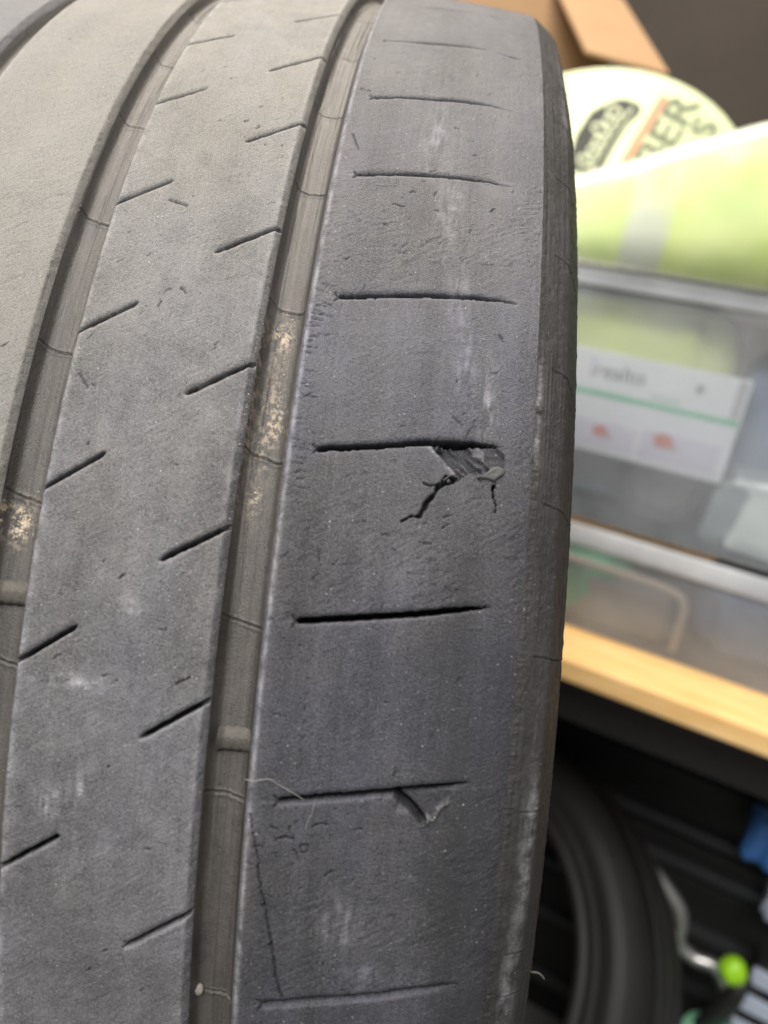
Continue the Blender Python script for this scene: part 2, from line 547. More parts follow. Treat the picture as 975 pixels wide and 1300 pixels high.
def rib_cols(xl, xr, step, chamfer_l=0.0005, chamfer_r=0.0005, wall=0.0020):
    """columns over a rib: lower wall, edge, top, edge, lower wall"""
    n = int(round((xr - xl - chamfer_l - chamfer_r) / step))
    xs = np.linspace(xl + chamfer_l, xr - chamfer_r, n + 1).tolist()
    L = [(xl - wall * 0.42, wall), (xl - wall * 0.22, wall * 0.55), (xl, chamfer_l * 1.1), (xl + chamfer_l * 0.35, chamfer_l * 0.4)]
    Rr = [(xr - chamfer_r * 0.35, chamfer_r * 0.4), (xr, chamfer_r * 1.1), (xr + wall * 0.22, wall * 0.55), (xr + wall * 0.42, wall)]
    cols = L + [(x, 0.0) for x in xs] + Rr
    return [c[0] for c in cols], [c[1] for c in cols]


def rough_top(B, seed, amp=1.0):
    """abrasion grain of the worn rubber as real relief"""
    u, v = B.U, B.V
    g = 0.00008 * fbm(u / 0.0007, v / 0.0012, seed, 2) + 0.00012 * fbm(u / 0.007, v / 0.008, seed + 7, 2)
    pits = vnoise(u / 0.0010, v / 0.0009, seed + 40)
    g -= 0.00030 * sstep(0.86, 0.98, pits)
    nib = vnoise(u / 0.0007 + 9, v / 0.0008, seed + 41)
    g += 0.00014 * sstep(0.82, 0.98, nib)
    p_, q_ = u * 0.85 + v * 0.53, -u * 0.53 + v * 0.85                  # scrubbed slantwise
    g = g + 0.00010 * fbm(p_ / 0.0022, q_ / 0.0006, seed + 60, 2)
    B.h += amp * g * B.top


def nicks(B, n, seed, lo, hi, ln=(0.0003, 0.0022)):
    """short random cuts"""
    rg = np.random.default_rng(seed)
    for k in range(n):
        x = rg.uniform(*lo); th = rg.uniform(*hi)
        a = rg.uniform(-0.6, 1.6); L = rg.uniform(*ln)
        p = (x, th * 0.332); q = (x + L * math.cos(a), p[1] + L * math.sin(a))
        mid = ((p[0] + q[0]) / 2 + rg.normal() * L * .12, (p[1] + q[1]) / 2 + rg.normal() * L * .12)
        B.crack([p, mid, q], rg.uniform(0.00003, 0.00015), 0.00003, rg.uniform(0.0003, 0.0009), 0.0001, k)


# ---- shoulder rib
c, dpt = rib_cols(GB[1], XR, 0.00028, 0.0008, 0.0001, 0.0020)
c = c[:-4]; dpt = dpt[:-4]                       # the outer side runs on into the sidewall
c[-1] = XR; 
S = Band(c, dpt)
bt = np.array(sorted(p[0][1] * 1e-3 for i, p in enumerate(SHOULDER_SIPES) if i != 2))
ph = np.interp(S.TH - 0.447 * (S.X - 0.0608), bt, np.arange(len(bt)), left=-0.5, right=len(bt))
blk = np.clip(np.floor(ph).astype(int) + 1, 0, 9)
rough_top(S, 100, np.array([0.6, 1.3, 0.55, 1.6, 0.7, 1.3, 0.7, 1.0, 0.8, 0.8])[blk])   # blocks are scrubbed to different degrees
tv = np.array([0.4, 0.62, 0.22, 0.62, 0.28, 0.66, 0.5, 0.66, 0.5, 0.5])
S.att['tint'] = -0.08 + 0.22 * fbm(S.U / 0.007, S.V / 0.05, 207, 2) + np.interp(ph + 0.35 * fbm(S.U / 0.010, S.V / 0.010, 206, 2), np.sort(np.concatenate([np.arange(-1, 9) + 0.25, np.arange(-1, 9) + 0.75])), np.repeat(tv, 2)) + 0.15 * fbm(S.U / 0.012, S.V / 0.03, 205, 2)
for k, p in enumerate(SHOULDER_SIPES):
    p = mm(p)
    short = len(p) in (3, 4) and k in (1, 2)
    S.sipe(p, 0.00061 if not short else 0.0005, 0.0065, 0.0006, 0.011 if not short else 0.004, 0.00016, 20 + k)
    # small fork at the inner tip
    x0, v0 = p[0]
    if not (k == 2):
        S.crack([(x0, v0), (x0 - 0.0011, v0 + 0.0012)], 0.0003, 0.0001, 0.0008, 0.0001, k)
        S.crack([(x0, v0), (x0 - 0.0009, v0 - 0.0013)], 0.0003, 0.0001, 0.0008, 0.0001, k + 50)
# blocks wear unevenly: each block is proud at its upper end
S.h += 0.00035 * (np.mod(ph, 1.0) - 0.5) * S.top * sstep(0.0, 0.006, S.X - GB[1]) * sstep(0.0, 0.012, XR - S.X)
for th0, n_, sg in ((-0.2865, 5, -1), (0.6669, 6, 1)):     # the pattern runs on round the tyre
    for k in range(1, n_):
        th = th0 + sg * (0.1175 * k + (0.025 if sg < 0 else 0))
        S.sipe([(0.0608, th * 0.332), (0.085, (th + 0.013) * 0.332), (0.103, (th + 0.0205) * 0.332)], 0.0008, 0.0065, 0.0006, 0.011, 0.00016, 420 + k)
# torn chunk below one sipe
tp = mm(TEAR_POLY)
w = S.win(tp, 0.004)
u, v = S.U[w], S.V[w]
sd = poly_sd(u + 0.00018 * fbm(u / 0.0008, v / 0.0008, 5), v + 0.00018 * fbm(u / 0.0008, v / 0.0008, 6), tp)
floor_ = 0.0010 + 0.0030 * sstep(0.1025, 0.0885, u) + 0.00035 * fbm(u / 0.0016, v / 0.0009, 77, 3)
ex, ey = tp[1][0] - tp[0][0], tp[1][1] - tp[0][1]
el_ = math.hypot(ex, ey)
ac = ((u - tp[0][0]) * -ey + (v - tp[0][1]) * ex) / el_ ; ln_ = ((u - tp[0][0]) * ex + (v - tp[0][1]) * ey) / el_   # across / along the torn edge
strand = vnoise(ac / 0.0007 + 8, ln_ / 0.004 + 3, 78)
floor_ -= 0.0011 * sstep(0.1, 0.7, strand)
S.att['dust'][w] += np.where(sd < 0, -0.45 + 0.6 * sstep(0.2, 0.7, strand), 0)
floor_ += 0.0012 * np.exp(-((u - 0.0985) / 0.0012) ** 2 - ((v - 0.0292) / 0.0007) ** 2)
S.h[w] = np.minimum(S.h[w], -floor_ * (1 - sstep(-0.00030, 0.00005, sd)) + 0.0005 * np.clip(0.5 + fbm(u / 0.0012, v / 0.0012, 176, 2), 0, 2) * np.exp(-((sd - 0.0004) / 0.0004) ** 2))
for k, p in enumerate(TEAR_CRACK):
    S.crack(mm(p), (0.0006, 0.00010, 0.00008, 0.00022)[k], (0.00010, 0.00006, 0.00005, 0.00005)[k], 0.0032, 0.0005, 60 + k)
S.blob('dust', 0.0925, 0.0272, 0.0012, 0.0006, 0.4)
for s_ in np.linspace(0, 1, 8):                       # pale torn edge
    S.blob('chalk', tp[0][0] + (tp[1][0] - tp[0][0]) * s_ - 0.0003, tp[0][1] + (tp[1][1] - tp[0][1]) * s_ - 0.0002, 0.0005, 0.0005, 0.5)
# sliced wedge at another sipe
cp = mm(CUT_POLY)
w = S.win(cp, 0.004)
u, v = S.U[w], S.V[w]
sd = poly_sd(u + 0.0002 * fbm(u / 0.0007, v / 0.0007, 15), v + 0.0002 * fbm(u / 0.0007, v / 0.0007, 16), cp)
dep_ = 0.0005 + 0.0026 * sstep(0.0965, 0.0880, u) + 0.0002 * fbm(u / 0.002, v / 0.002, 79, 2)
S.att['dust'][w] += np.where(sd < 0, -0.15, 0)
S.h[w] = np.minimum(S.h[w], -dep_ * (1 - sstep(-0.00025, 0.00005, sd)))
S.crack(mm(CUT_LINE), 0.00045, 0.00055, 0.0070, 0.00015, 70)
dd_, _ = seg_dist(S.U[w], S.V[w], mm(CUT_LINE))
S.bare[w] = np.maximum(S.bare[w], 1 - sstep(0.0005, 0.0011, dd_))
S.crack(mm(CUT_EDGE), 0.0001, 0.0001, 0.0002, 0.0003, 71, lip=0.0006)
for a, b in mm(CUT_EDGE):
    S.blob('chalk', a, b, 0.00045, 0.00045, 0.6)
cc = mm(CUT_CHIP)
w = S.win(cc, 0.003)
sd = poly_sd(S.U[w], S.V[w], cc)
S.h[w] += -0.0006 * (1 - sstep(-0.0008, 0.0002, sd))
S.blob('dust', 0.0875, cc[0][1] + 0.0006, 0.0018, 0.0010, 0.25)
# small chip hanging at a sipe end
ch = mm(CHIP_S3)
w = S.win(ch, 0.003)
sd = poly_sd(S.U[w], S.V[w], ch)
S.bare[w] *= sstep(0.0, 0.0004, sd)
S.h[w] = np.where(sd < 0.0004, np.maximum(S.h[w], -0.0005), S.h[w]) + 0.0007 * (1 - sstep(-0.0009, 0.0001, sd)) + 0.0002 * (1 - sstep(-0.0009, 0.0001, sd)) * fbm(S.U[w] / 0.0012, S.V[w] / 0.0012, 88, 2)
for a, b in ch:
    S.blob('dust', a, b, 0.0018, 0.0014, 0.25)
S.crack(mm(LONG_CRACK), 0.00003, 0.00016, 0.0012, 0.00022, 81)
for a, b in (mm(LONG_CRACK)[5], mm(LONG_CRACK)[7]):
    S.crack([(a - 0.0003, b), (a + 0.0001, b - 0.0006)], 0.0003, 0.0002, 0.0012, 0.0002, 82)
for k, p in enumerate(GOUGES):
    if p[0][0] > 54:
        S.crack(mm(p), 0.00014, 0.00008, 0.00055, 0.0003, 90 + k)
nicks(S, 85, 5, (0.056, 0.104), (-0.34, 0.5))
for k in range(14):                                # broken line of pin holes down one block
    S.crack([(0.0648 + 0.0002 * math.sin(k * 2.1), -0.021 - 0.0031 * k), (0.0648, -0.0215 - 0.0031 * k - 0.0003 * (k % 3))], 0.00012, 0.00006, 0.0004, 0.0001, k)
rg = np.random.default_rng(6)
for k in range(34):                                # cross checks along the inner edge
    th = rg.uniform(0.06, 0.22)
    L = rg.uniform(0.0012, 0.0032)
    x0 = GB[1] + rg.uniform(0.0005, 0.0035)
    S.crack([(x0, th * 0.332), (x0 + L, th * 0.332 + L * rg.uniform(-0.2, 0.1))], 0.00007, 0.00003, 0.0004, 0.0001, k)
# dust film: patchy, drawn out round the tyre; scuffed pale streaks
u, v = S.U, S.V
S.att['dust'] += 0.40 + 0.27 * fbm(u / 0.006, v / 0.06, 201, 3) + 0.22 * fbm(u / 0.016, v / 0.02, 202, 3)
S.att['dust'] += 0.22 * sstep(0.05, 0.2, S.TH) * sstep(0.0, 0.003, u - GB[1])
S.att['dust'] -= 0.50 * sstep(0.086, 0.110, u) * sstep(0.20, -0.05, S.TH)
S.att['dust'] += 0.09 * fbm(u / 0.0006, v / 0.025, 203, 2) + 0.07 * sstep(0.25, 0.7, vnoise(u / 0.0011, v / 0.018, 204))   # scuffs along the rolling direction
for (a, b, c_, d_, e_) in ((0.093, 0.056, 0.0018, 0.010, 0.40), (0.0985, 0.046, 0.0018, 0.012, 0.35), (0.090, 0.075, 0.002, 0.012, 0.25), (0.086, 0.100, 0.003, 0.015, 0.35),
                           (0.080, 0.130, 0.003, 0.018, 0.25), (0.0985, 0.044, 0.002, 0.004, 0.25), (0.076, -0.074, 0.004, 0.006, 0.35), (0.083, -0.086, 0.003, 0.002, 0.35)):
    S.blob('dust', a, b, c_ * 1.3, d_, e_ * 0.9, 0, True)
    S.blob('chalk', a, b, c_, d_ * 0.8, 0.30, 0, True)
S.blob('chalk', GB[1] + 0.0004, 0.0, 0.0005, 9.0, 0.75)
S.blob('dust', GB[1] + 0.0004, 0.0, 0.0008, 9.0, 0.4)
S.h *= np.where(S.X > XR - 0.0006, 0.0, 1.0)
S.h -= edge_drop(S.TH) * np.clip((S.X - XR + 0.007) / 0.007, 0, 1) ** 2      # the tread edge is worn round
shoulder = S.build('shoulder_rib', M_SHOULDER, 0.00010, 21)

# ---- centre rib (slanted sipes from both grooves)
c, dpt = rib_cols(GA[1], GB[0], 0.00031, 0.0005, 0.0006)
Cn = Band(c, dpt)
rough_top(Cn, 300, 0.9)
for k, p in enumerate(INNER_SIPES):
    p = mm(p)
    if p[0][0] < 0.02:                              # opens into the inner groove
        p = [(GA[1] - 0.0007, p[1][1] - (p[1][0] - GA[1]) * 0.73), p[0]]
        Cn.sipe(p, 0.00058, 0.0019, 1e-5, 0.0008, 0.00014, 120 + k)
    else:
        p = [p[0], (GB[0] + 0.0007, p[1][1] + (GB[0] - p[1][0]) * 0.73)]
        Cn.sipe(p, 0.00062, 0.0019, 0.0012, 1e-5, 0.00014, 120 + k)
for th0, n_, sg in ((-0.2255, 5, -1), (0.601, 7, 1), (-0.2085, 5, -1), (0.4934, 7, 1)):
    for k in range(1, n_):
        v_ = (th0 + sg * (0.1165 * k + (0.03 if sg < 0 else 0))) * 0.332
        if th0 in (-0.2255, 0.601):
            Cn.sipe([(0.0296, v_ - 0.0100), (GB[0] + 0.0007, v_)], 0.0007, 0.0019, 0.0012, 1e-5, 0.00014, 440 + k)
        else:
            Cn.sipe([(GA[1] - 0.0007, v_), (0.0137, v_ + 0.0094)], 0.0007, 0.0019, 1e-5, 0.0008, 0.00014, 460 + k)
for k, p in enumerate(GOUGES):
    if p[0][0] < 54:
        Cn.crack(mm(p), 0.00022, 0.00012, 0.0006, 0.0002, 190 + k)
nicks(Cn, 48, 8, (0.003, 0.041), (-0.34, 0.62))
u, v = Cn.U, Cn.V
Cn.att['dust'] += 0.06 * fbm(u / 0.0007, v / 0.02, 213, 2) + 0.42 + 0.14 * fbm(u / 0.012, v / 0.03, 211, 3) + 0.12 * fbm(u / 0.004, v / 0.005, 212, 2) + 0.34 * sstep(0.0, 0.5, Cn.TH)
Cn.blob('chalk', GA[1] + 0.0006, 0.0, 0.0008, 9.0, 0.35)
Cn.blob('chalk', GB[0] - 0.0006, -0.02, 0.0008, 9.0, 0.15)
cpts = mm(CHALK)
Cn.blob('chalk', cpts[0][0], cpts[0][1], 0.0022, 0.0020, 1.0)
Cn.blob('dust', cpts[0][0], cpts[0][1], 0.0024, 0.0022, 0.35)
Cn.blob('chalk', cpts[1][0], cpts[1][1], 0.0085, 0.0014, 0.75, -0.05)
Cn.blob('chalk', cpts[3][0], cpts[3][1], 0.0020, 0.0080, 0.55, 1.1, True)
Cn.blob('chalk', cpts[2][0], cpts[2][1], 0.004, 0.003, 0.65, 0, True)
Cn.att['tint'] = 0.42 + 0.5 * sstep(-0.1, 0.5, Cn.TH) + 0.2 * fbm(u / 0.01, v / 0.02, 215, 2)
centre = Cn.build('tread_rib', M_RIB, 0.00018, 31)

# ---- the ribs beyond
c, dpt = rib_cols(GZ[1], GA[0], 0.00052)
Lb = Band(c, dpt)
rough_top(Lb, 400, 0.9)
nicks(Lb, 10, 9, (-0.049, -0.012), (-0.1, 0.75))
u, v = Lb.U, Lb.V
Lb.att['dust'] += 0.86 + 0.14 * fbm(u / 0.012, v / 0.03, 221, 3)
Lb.blob('chalk', GZ[1] + 0.0006, 0.0, 0.0008, 9.0, 0.3)
Lb.att['tint'] = 0.95 + 0.1 * fbm(u / 0.01, v / 0.02, 225, 2)
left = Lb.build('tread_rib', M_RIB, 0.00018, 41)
c, dpt = rib_cols(-XR, GZ[0], 0.0012, 0.0001, 0.0005)
c = c[4:]; dpt = dpt[4:]
c[0] = -XR
Ob = Band(c, dpt)
Ob.att['dust'] += 0.6
Ob.h *= 0
outer = Ob.build('shoulder_rib', M_RIB, 0.0002, 51)


# ---- grooves: walls, floor with moulded lines and cross joints
def groove(xl, xr, joints, depth, seed, dense, sandspots, dustlev):
    wl = 0.0020 * 0.42
    a0, b0 = xl + wl, xr - wl                 # where the rib walls end (2 mm down)
    slope = 0.42
    n_w = 9; n_f = int(26 * dense)
    cols = []; dep = []
    xw = a0; d0 = 0.0020
    fl = a0 + (depth - 0.0016 - d0) * slope; fr = b0 - (depth - 0.0016 - d0) * slope
    for k in range(n_w):
        s = k / n_w
        cols.append(a0 + (fl - a0) * s); dep.append(d0 + (depth - 0.0016 - d0) * s)
    for k in range(n_f + 1):
        s = k / n_f
        x = fl + (fr - fl) * s
        e = min(s, 1 - s) * (fr - fl)
        rr = 0.0030
        dd = depth - (0.0016 * (1 - math.sqrt(max(0, 1 - (1 - min(e, rr) / rr) ** 2))) if e < rr else 0)
        cols.append(x); dep.append(dd)
    for k in range(1, n_w + 1):
        s = k / n_w
        cols.append(fr + (b0 - fr) * s); dep.append(depth - 0.0016 + (d0 - depth + 0.0016) * s)
    cols[0] = a0; dep[0] = d0; cols[-1] = b0; dep[-1] = d0
    x = np.array(cols); dp = np.array(dep)
    X = np.repeat(x[None], NR, 0); TH = ROWS_T[:, None] + warp(X) ; V = TH * 0.33
    h = np.zeros_like(X)
    s = np.linspace(0, 1, len(x))
    k_in = (np.minimum(s, 1 - s) > 0.03).astype(float)[None]
    lines = 0.00022 * fbm(X / 0.0006, V / 0.05, seed, 2) + 0.00007 * fbm(X / 0.0014, V / 0.004, seed + 4, 3)
    lines -= 0.00035 * sstep(0.55, 0.9, vnoise(X / 0.0009 + 3, V / 0.03, seed + 9))
    h += lines * k_in
    xm = (fl + fr) / 2
    for i, (jx, jt) in enumerate(joints):
        tv = jt * 1e-3 * 0.33
        line = tv - 0.20 * (X - jx * 1e-3) + 0.35 * np.maximum(fl + 0.001 - X, 0) * 1.2 + 0.0005 * fbm(X / 0.003, X * 0 + i, seed + 20 + i, 2)
        dd = np.abs(V - line)
        h += k_in * (-0.0006 * (1 - sstep(0.00010, 0.00032, dd)) + 0.00018 * np.exp(-((dd - 0.0006) / 0.0003) ** 2))
    rad = crown(X) - dp[None] + h
    att = {}
    flat = sstep(0.0030, depth - 0.0004, dp)[None]
    att['dust'] = dustlev + 0.42 * fbm(X / 0.0014, V / 0.06, seed + 30, 3) + 0.12 * fbm(X / 0.005, V / 0.012, seed + 31, 2) + 0.18 * flat
    sand = np.zeros_like(X)
    for (sx, sv, ru, rv, am) in sandspots:
        sand += am * np.exp(-((X - sx) / ru) ** 2 - ((V - sv) / rv) ** 2)
    att['sand'] = sand
    return grid_mesh('groove', X, TH, rad, att, M_GROOVE)


GD = 0.0056
sb = mm(SAND_B)
sand_b = [(sb[0][0] - 0.0005, (sb[0][1] + sb[2][1]) / 2, 0.0022, 0.016, 0.42), (sb[0][0], sb[0][1], 0.0022, 0.004, 0.75), (sb[1][0], sb[1][1], 0.0018, 0.005, 0.6), (sb[2][0], sb[2][1], 0.0016, 0.003, 0.5),
          (GB[0] + 0.0010, sb[3][1], 0.0006, 0.018, 0.35), (GB[0] + 0.0010, sb[4][1], 0.0006, 0.012, 0.25), (GB[1] - 0.0009, 0.03, 0.0006, 0.03, 0.45)]
sa_ = mm(SAND_A)
sand_a = [(sa_[0][0] + 0.0006, sa_[0][1], 0.0022, 0.0045, 1.1), (sa_[0][0] - 0.003, sa_[0][1] + 0.001, 0.003, 0.004, 0.6)]
groove(GB[0], GB[1], JOINTS_B, GD, 500, 1.25, sand_b, 0.34)
groove(GA[0], GA[1], JOINTS_A, GD, 520, 1.1, sand_a, 0.40)
groove(GZ[0], GZ[1], JOINTS_Z, GD, 540, 0.8, [], 0.40)

# ---- wear indicator bars across two grooves
def wear_bar(bx, bt, xl, xr):
    bm = bmesh.new()
    n = 14
    prof = [(-0.0032, -0.0002), (-0.0026, 0.0010), (-0.0022, 0.0013), (-0.0018, 0.00145), (0.0002, 0.0016), (0.0004, 0.00155), (0.0018, 0.0009), (0.0022, 0.0006), (0.0026, -0.0002)]
    rows = []
    for i in range(n + 1):
        x = xl + (xr - xl) * i / n
        e = min(i, n - i) / n
        low = -0.0012 * max(0, 0.16 - e) / 0.16
        row = []
        for dv, hh in prof:
            th = bt + (dv + 0.00015 * math.sin(i * 1.7 + dv * 900)) / R
            r = float(crown(np.array(x))) - GD - 0.0004 + max(0, hh + 0.0004 - low) + 0.00006 * math.sin(i * 2.3 + dv * 2000)
            row.append(bm.verts.new(pt(np.array(x), np.array(th), r) - BASE_LOCAL))
        rows.append(row)
    for i in range(n):
        for k in range(len(prof) - 1):
            bm.faces.new((rows[i][k], rows[i + 1][k], rows[i + 1][k + 1], rows[i][k + 1]))
    return bm_obj('wear_bar', bm, M_BAR, tyre, True)


M_BAR = plain('wear_bar_rubber', (0.066, 0.059, 0.049), 0.6, 0.35, 0.4, 700, bump=0.0002, bscale=1500)
wear_bar(0, BARS[0][1] * 1e-3, GB[0] + 0.0026, GB[1] - 0.0012)
wear_bar(0, BARS[1][1] * 1e-3, GA[0] + 0.0024, GA[1] - 0.0012)


# ---- sidewalls
def sidewall(sign, dense):
    pts = [(0.0, 0.0)]
    for ang, L, n in ((35, 0.010, 34), (70, 0.015, 34), (80, 0.022, 20)):
        for k in range(n if dense else max(3, n // 6)):
            nn = n if dense else max(3, n // 6)
            x, y = pts[-1]
            pts.append((x + L / nn * math.cos(math.radians(ang)), y + L / nn * math.sin(math.radians(ang))))
    px = np.array([p[0] for p in pts]) + XR
    pr = float(crown(np.array(XR))) - np.array([p[1] for p in pts])
    # smooth the two knees
    for _ in range(6 if dense else 0):
        px[2:-1] = (px[1:-2] + px[2:-1] * 2 + px[3:]) / 4
        pr[2:-1] = (pr[1:-2] + pr[2:-1] * 2 + pr[3:]) / 4
    tail = [(px[-1] + 0.001, pr[-1] - 0.012), (px[-1] - 0.004, pr[-1] - 0.03), (px[-1] - 0.016, pr[-1] - 0.044), (0.112, 0.238), (0.106, 0.230), (0.098, 0.2285), (0.094, 0.233), (0.104, 0.245), (0.113, 0.27), (0.112, 0.30), (0.098, 0.3165)]
    px = np.concatenate([px, [p[0] for p in tail]]); pr = np.concatenate([pr, [p[1] for p in tail]])
    n = len(px)
    sx = np.gradient(px); sr = np.gradient(pr)
    ln = np.hypot(sx, sr); nx, nrr = -sr / ln, sx / ln            # outward
    arc = np.concatenate([[0], np.cumsum(np.hypot(np.diff(px), np.diff(pr)))])
    X = np.repeat(px[None], NR, 0) ; TH = ROWS_T[:, None] + warp(np.array(XR)) + 0 * X
    if sign < 0: TH = ROWS_T[:, None] + warp(np.array(-XR)) + 0 * X
    V = TH * 0.325
    A = np.repeat(arc[None], NR, 0)
    h = np.zeros_like(X)
    if dense:
        inn = sstep(0.0, 0.0006, A) * sstep(0.05, 0.046, A)
        h += inn * (0.00012 * fbm(A / 0.0012, V / 0.0015, 601, 3) + 0.00010 * fbm(A / 0.0006, V / 0.05, 602, 2))
        # serrated scuff just outside the tread edge
        ser = fbm(V / 0.00042, A / 0.003 + V / 0.004, 603, 2)
        h += 0.00022 * ser * np.exp(-((A - 0.0012) / 0.0009) ** 2) * sstep(0.30, 0.12, TH)
        # two moulded rings
        for a0, hh, ww in ((0.0125, 0.00035, 0.0003), (0.0155, 0.0003, 0.0003), (0.0190, 0.00045, 0.0004), (0.0235, 0.0004, 0.0004)):
            h += hh * np.exp(-((A - a0 - 0.0002 * fbm(V / 0.02, A * 0, 610, 2)) / ww) ** 2) * (0.6 + 0.4 * fbm(V / 0.0016, A * 0 + a0 * 900, 611, 2))
        for i, p in enumerate(SIDE_MARKS):
            p = [(q[0] * 1e-3, q[1] * 1e-3) for q in p]
            thm = (p[0][1] + p[1][1]) / 2
            dth = (TH - thm + 0.25 * (A - 0.011) + 0.0006 * fbm(A / 0.003, A * 0 + i, 620 + i, 2)) * 0.325
            k = sstep(0.0035, 0.0055, A) * sstep(0.027, 0.024, A)
            h += k * (-0.00035 * (1 - sstep(0.00005, 0.00025, np.abs(dth))) + 0.00010 * np.exp(-((dth - 0.0005) / 0.0003) ** 2))
    Xo = X + nx[None] * h; Ro = np.repeat(pr[None], NR, 0) + nrr[None] * h
    if dense:
        Ro = Ro - edge_drop(TH) * np.clip(1 - A / 0.006, 0, 1) ** 2
    att = {}
    att['dust'] = 0.30 + 0.18 * fbm(A / 0.002, V / 0.06, 630, 3) + 0.15 * fbm(A / 0.006, V / 0.01, 631, 2)
    chk = np.zeros_like(X)
    for (ca, cv, ra, rv, am) in ((0.0075, -0.058, 0.0018, 0.020, 0.35), (0.006, -0.088, 0.002, 0.012, 0.3), (0.0085, -0.046, 0.0012, 0.006, 0.3), (0.0012, 0.045, 0.0012, 0.012, 0.5), (0.012, 0.155, 0.003, 0.012, 0.45), (0.012, 0.19, 0.003, 0.02, 0.35)):
        chk += am * np.exp(-((A - ca) / ra) ** 2 - ((V - cv) / rv) ** 2)
    att['chalk'] = chk if dense else None
    if sign < 0:
        Xo = -Xo
        Xo = Xo[:, ::-1]; Ro = Ro[:, ::-1]
        att = {'dust': att['dust'][:, ::-1]}
    return grid_mesh('sidewall', Xo, TH, Ro, att, M_SIDE)


sidewall(1, True)
sidewall(-1, False)
# inner liner closes the carcass
xi = np.linspace(-0.098, 0.098, 9)
sub = np.linspace(-np.pi, np.pi, 181)[:-1]
NRold = NR
Xl = np.repeat(xi[None, ::-1], 180, 0); Tl = sub[:, None] + 0 * Xl
grid_mesh('inner_liner', Xl, Tl, 0.3165 + 0 * Xl, {}, M_INNER)


def surf(x_mm, th_mrad, lift):
    """point above the tread surface (world)"""
    x = x_mm * 1e-3
    p = pt(np.array(x), np.array(th_mrad * 1e-3), float(crown(np.array(x))) + lift)
    return TYRE_CENTRE + LEAN @ Vector(p)


def local(x_mm, th_mrad, lift):
    x = x_mm * 1e-3
    return Vector(pt(np.array(x), np.array(th_mrad * 1e-3), float(crown(np.array(x))) + lift) - BASE_LOCAL)


# ---- flap of rubber left in the torn chunk
bm = bmesh.new()
fp = FLAP
cxm = sum(p[0] for p in fp) / len(fp); cym = sum(p[1] for p in fp) / len(fp)
rings = []
for s, z in ((1.05, -0.0012), (1.0, 0.00005), (0.88, 0.00050), (0.6, 0.00055), (0.25, 0.00045)):
    rings.append([bm.verts.new(local(cxm + (p[0] - cxm) * s, cym + (p[1] - cym) * s, z)) for p in fp])
n = len(fp)
for a, b in zip(rings[:-1], rings[1:]):
    for k in range(n):
        bm.faces.new((a[k], a[(k + 1) % n], b[(k + 1) % n], b[k]))
bm.faces.new(rings[-1])
bmesh.ops.recalc_face_normals(bm, faces=bm.faces)
M_FLAP = plain('torn_rubber', (0.062, 0.060, 0.060), 0.6, 0.35, 0.35, 700, bump=0.0002, bscale=1200)
fo = bm_obj('torn_flap', bm, M_FLAP, tyre, True)
fo['label'] = 'smooth tongue of rubber left in the torn chunk'

# ---- crumbs of torn rubber hanging at the damage
M_CRUMB = plain('rubber_crumb', (0.045, 0.044, 0.043), 0.65, 0.35, 0.4, 900, bump=0.0001, bscale=2500)
rg = np.random.default_rng(44)
crumb_spots = [(96.4, 84.0), (97.6, 83.0), (94.6, 82.2), (92.9, 81.6), (101.7, 79.5), (102.2, 77.2), (101.4, 75.0), (103.4, 86.5), (91.0, 77.6), (99.2, 96.0), (96.0, 92.5), (93.4, -150.6), (94.6, -147.5), (95.6, -141.0), (96.6, -137.4), (92.4, -152.6), (97.9, -133.5)]
for cxx, cyy in crumb_spots:
    bm = bmesh.new()
    bmesh.ops.create_icosphere(bm, subdivisions=2, radius=1.0)
    s_ = rg.uniform(0.00022, 0.00048)
    sc = rg.uniform(0.6, 1.5, 3)
    for v_ in bm.verts:
        q_ = v_.co * (1 + 0.35 * rg.normal() * 0.5)
        v_.co = Vector((q_.x * s_ * sc[0], q_.y * s_ * sc[1], q_.z * s_ * sc[2]))
    o_ = bm_obj('rubber_crumb', bm, M_CRUMB, tyre, True)
    o_.location = local(cxx + rg.normal() * 0.15, cyy + rg.normal() * 0.4, rg.uniform(-0.0004, 0.0001))

# ---- moulding whisker on the sidewall
wp = Vector(pt(np.array(0.1235), np.array(-0.292), 0.3105) - BASE_LOCAL)
bm = tube_mesh(spline([wp + Vector((-0.001, 0, 0)), wp + Vector((0.0008, -0.0002, 0.0001)), wp + Vector((0.0019, -0.0002, -0.0005)), wp + Vector((0.0026, 0, -0.0014))], 10), [0.0003] * 8 + [0.00025, 0.00015], 6)
bm_obj('moulding_whisker', bm, M_BAR, tyre, True)

# ---- loose things caught on the tread
def hair(pts, lift, rad, label, extra=()):
    P = [surf(p[0], p[1], l) for p, l in zip(pts, lift)]
    bm = tube_mesh(spline(P, 40), rad, 5)
    return tag(bm_obj('fibre', bm, M_HAIR, None, True), label, 'fibre')


M_HAIR = plain('pale_fibre', (0.42, 0.40, 0.36), 0.5, 0.4, 0.1, 300)
hair(HAIR, [-0.0040, -0.0012, 0.0005, 0.0012, 0.0014, 0.0009, 0.0004, -0.0002], 0.00004, 'long pale fibre arching from the groove over the rib edge to a sipe')
hair(HAIR2, [0.0001, 0.0007, 0.0005, 0.0001], 0.000035, 'short pale fibre lying just below a sipe')

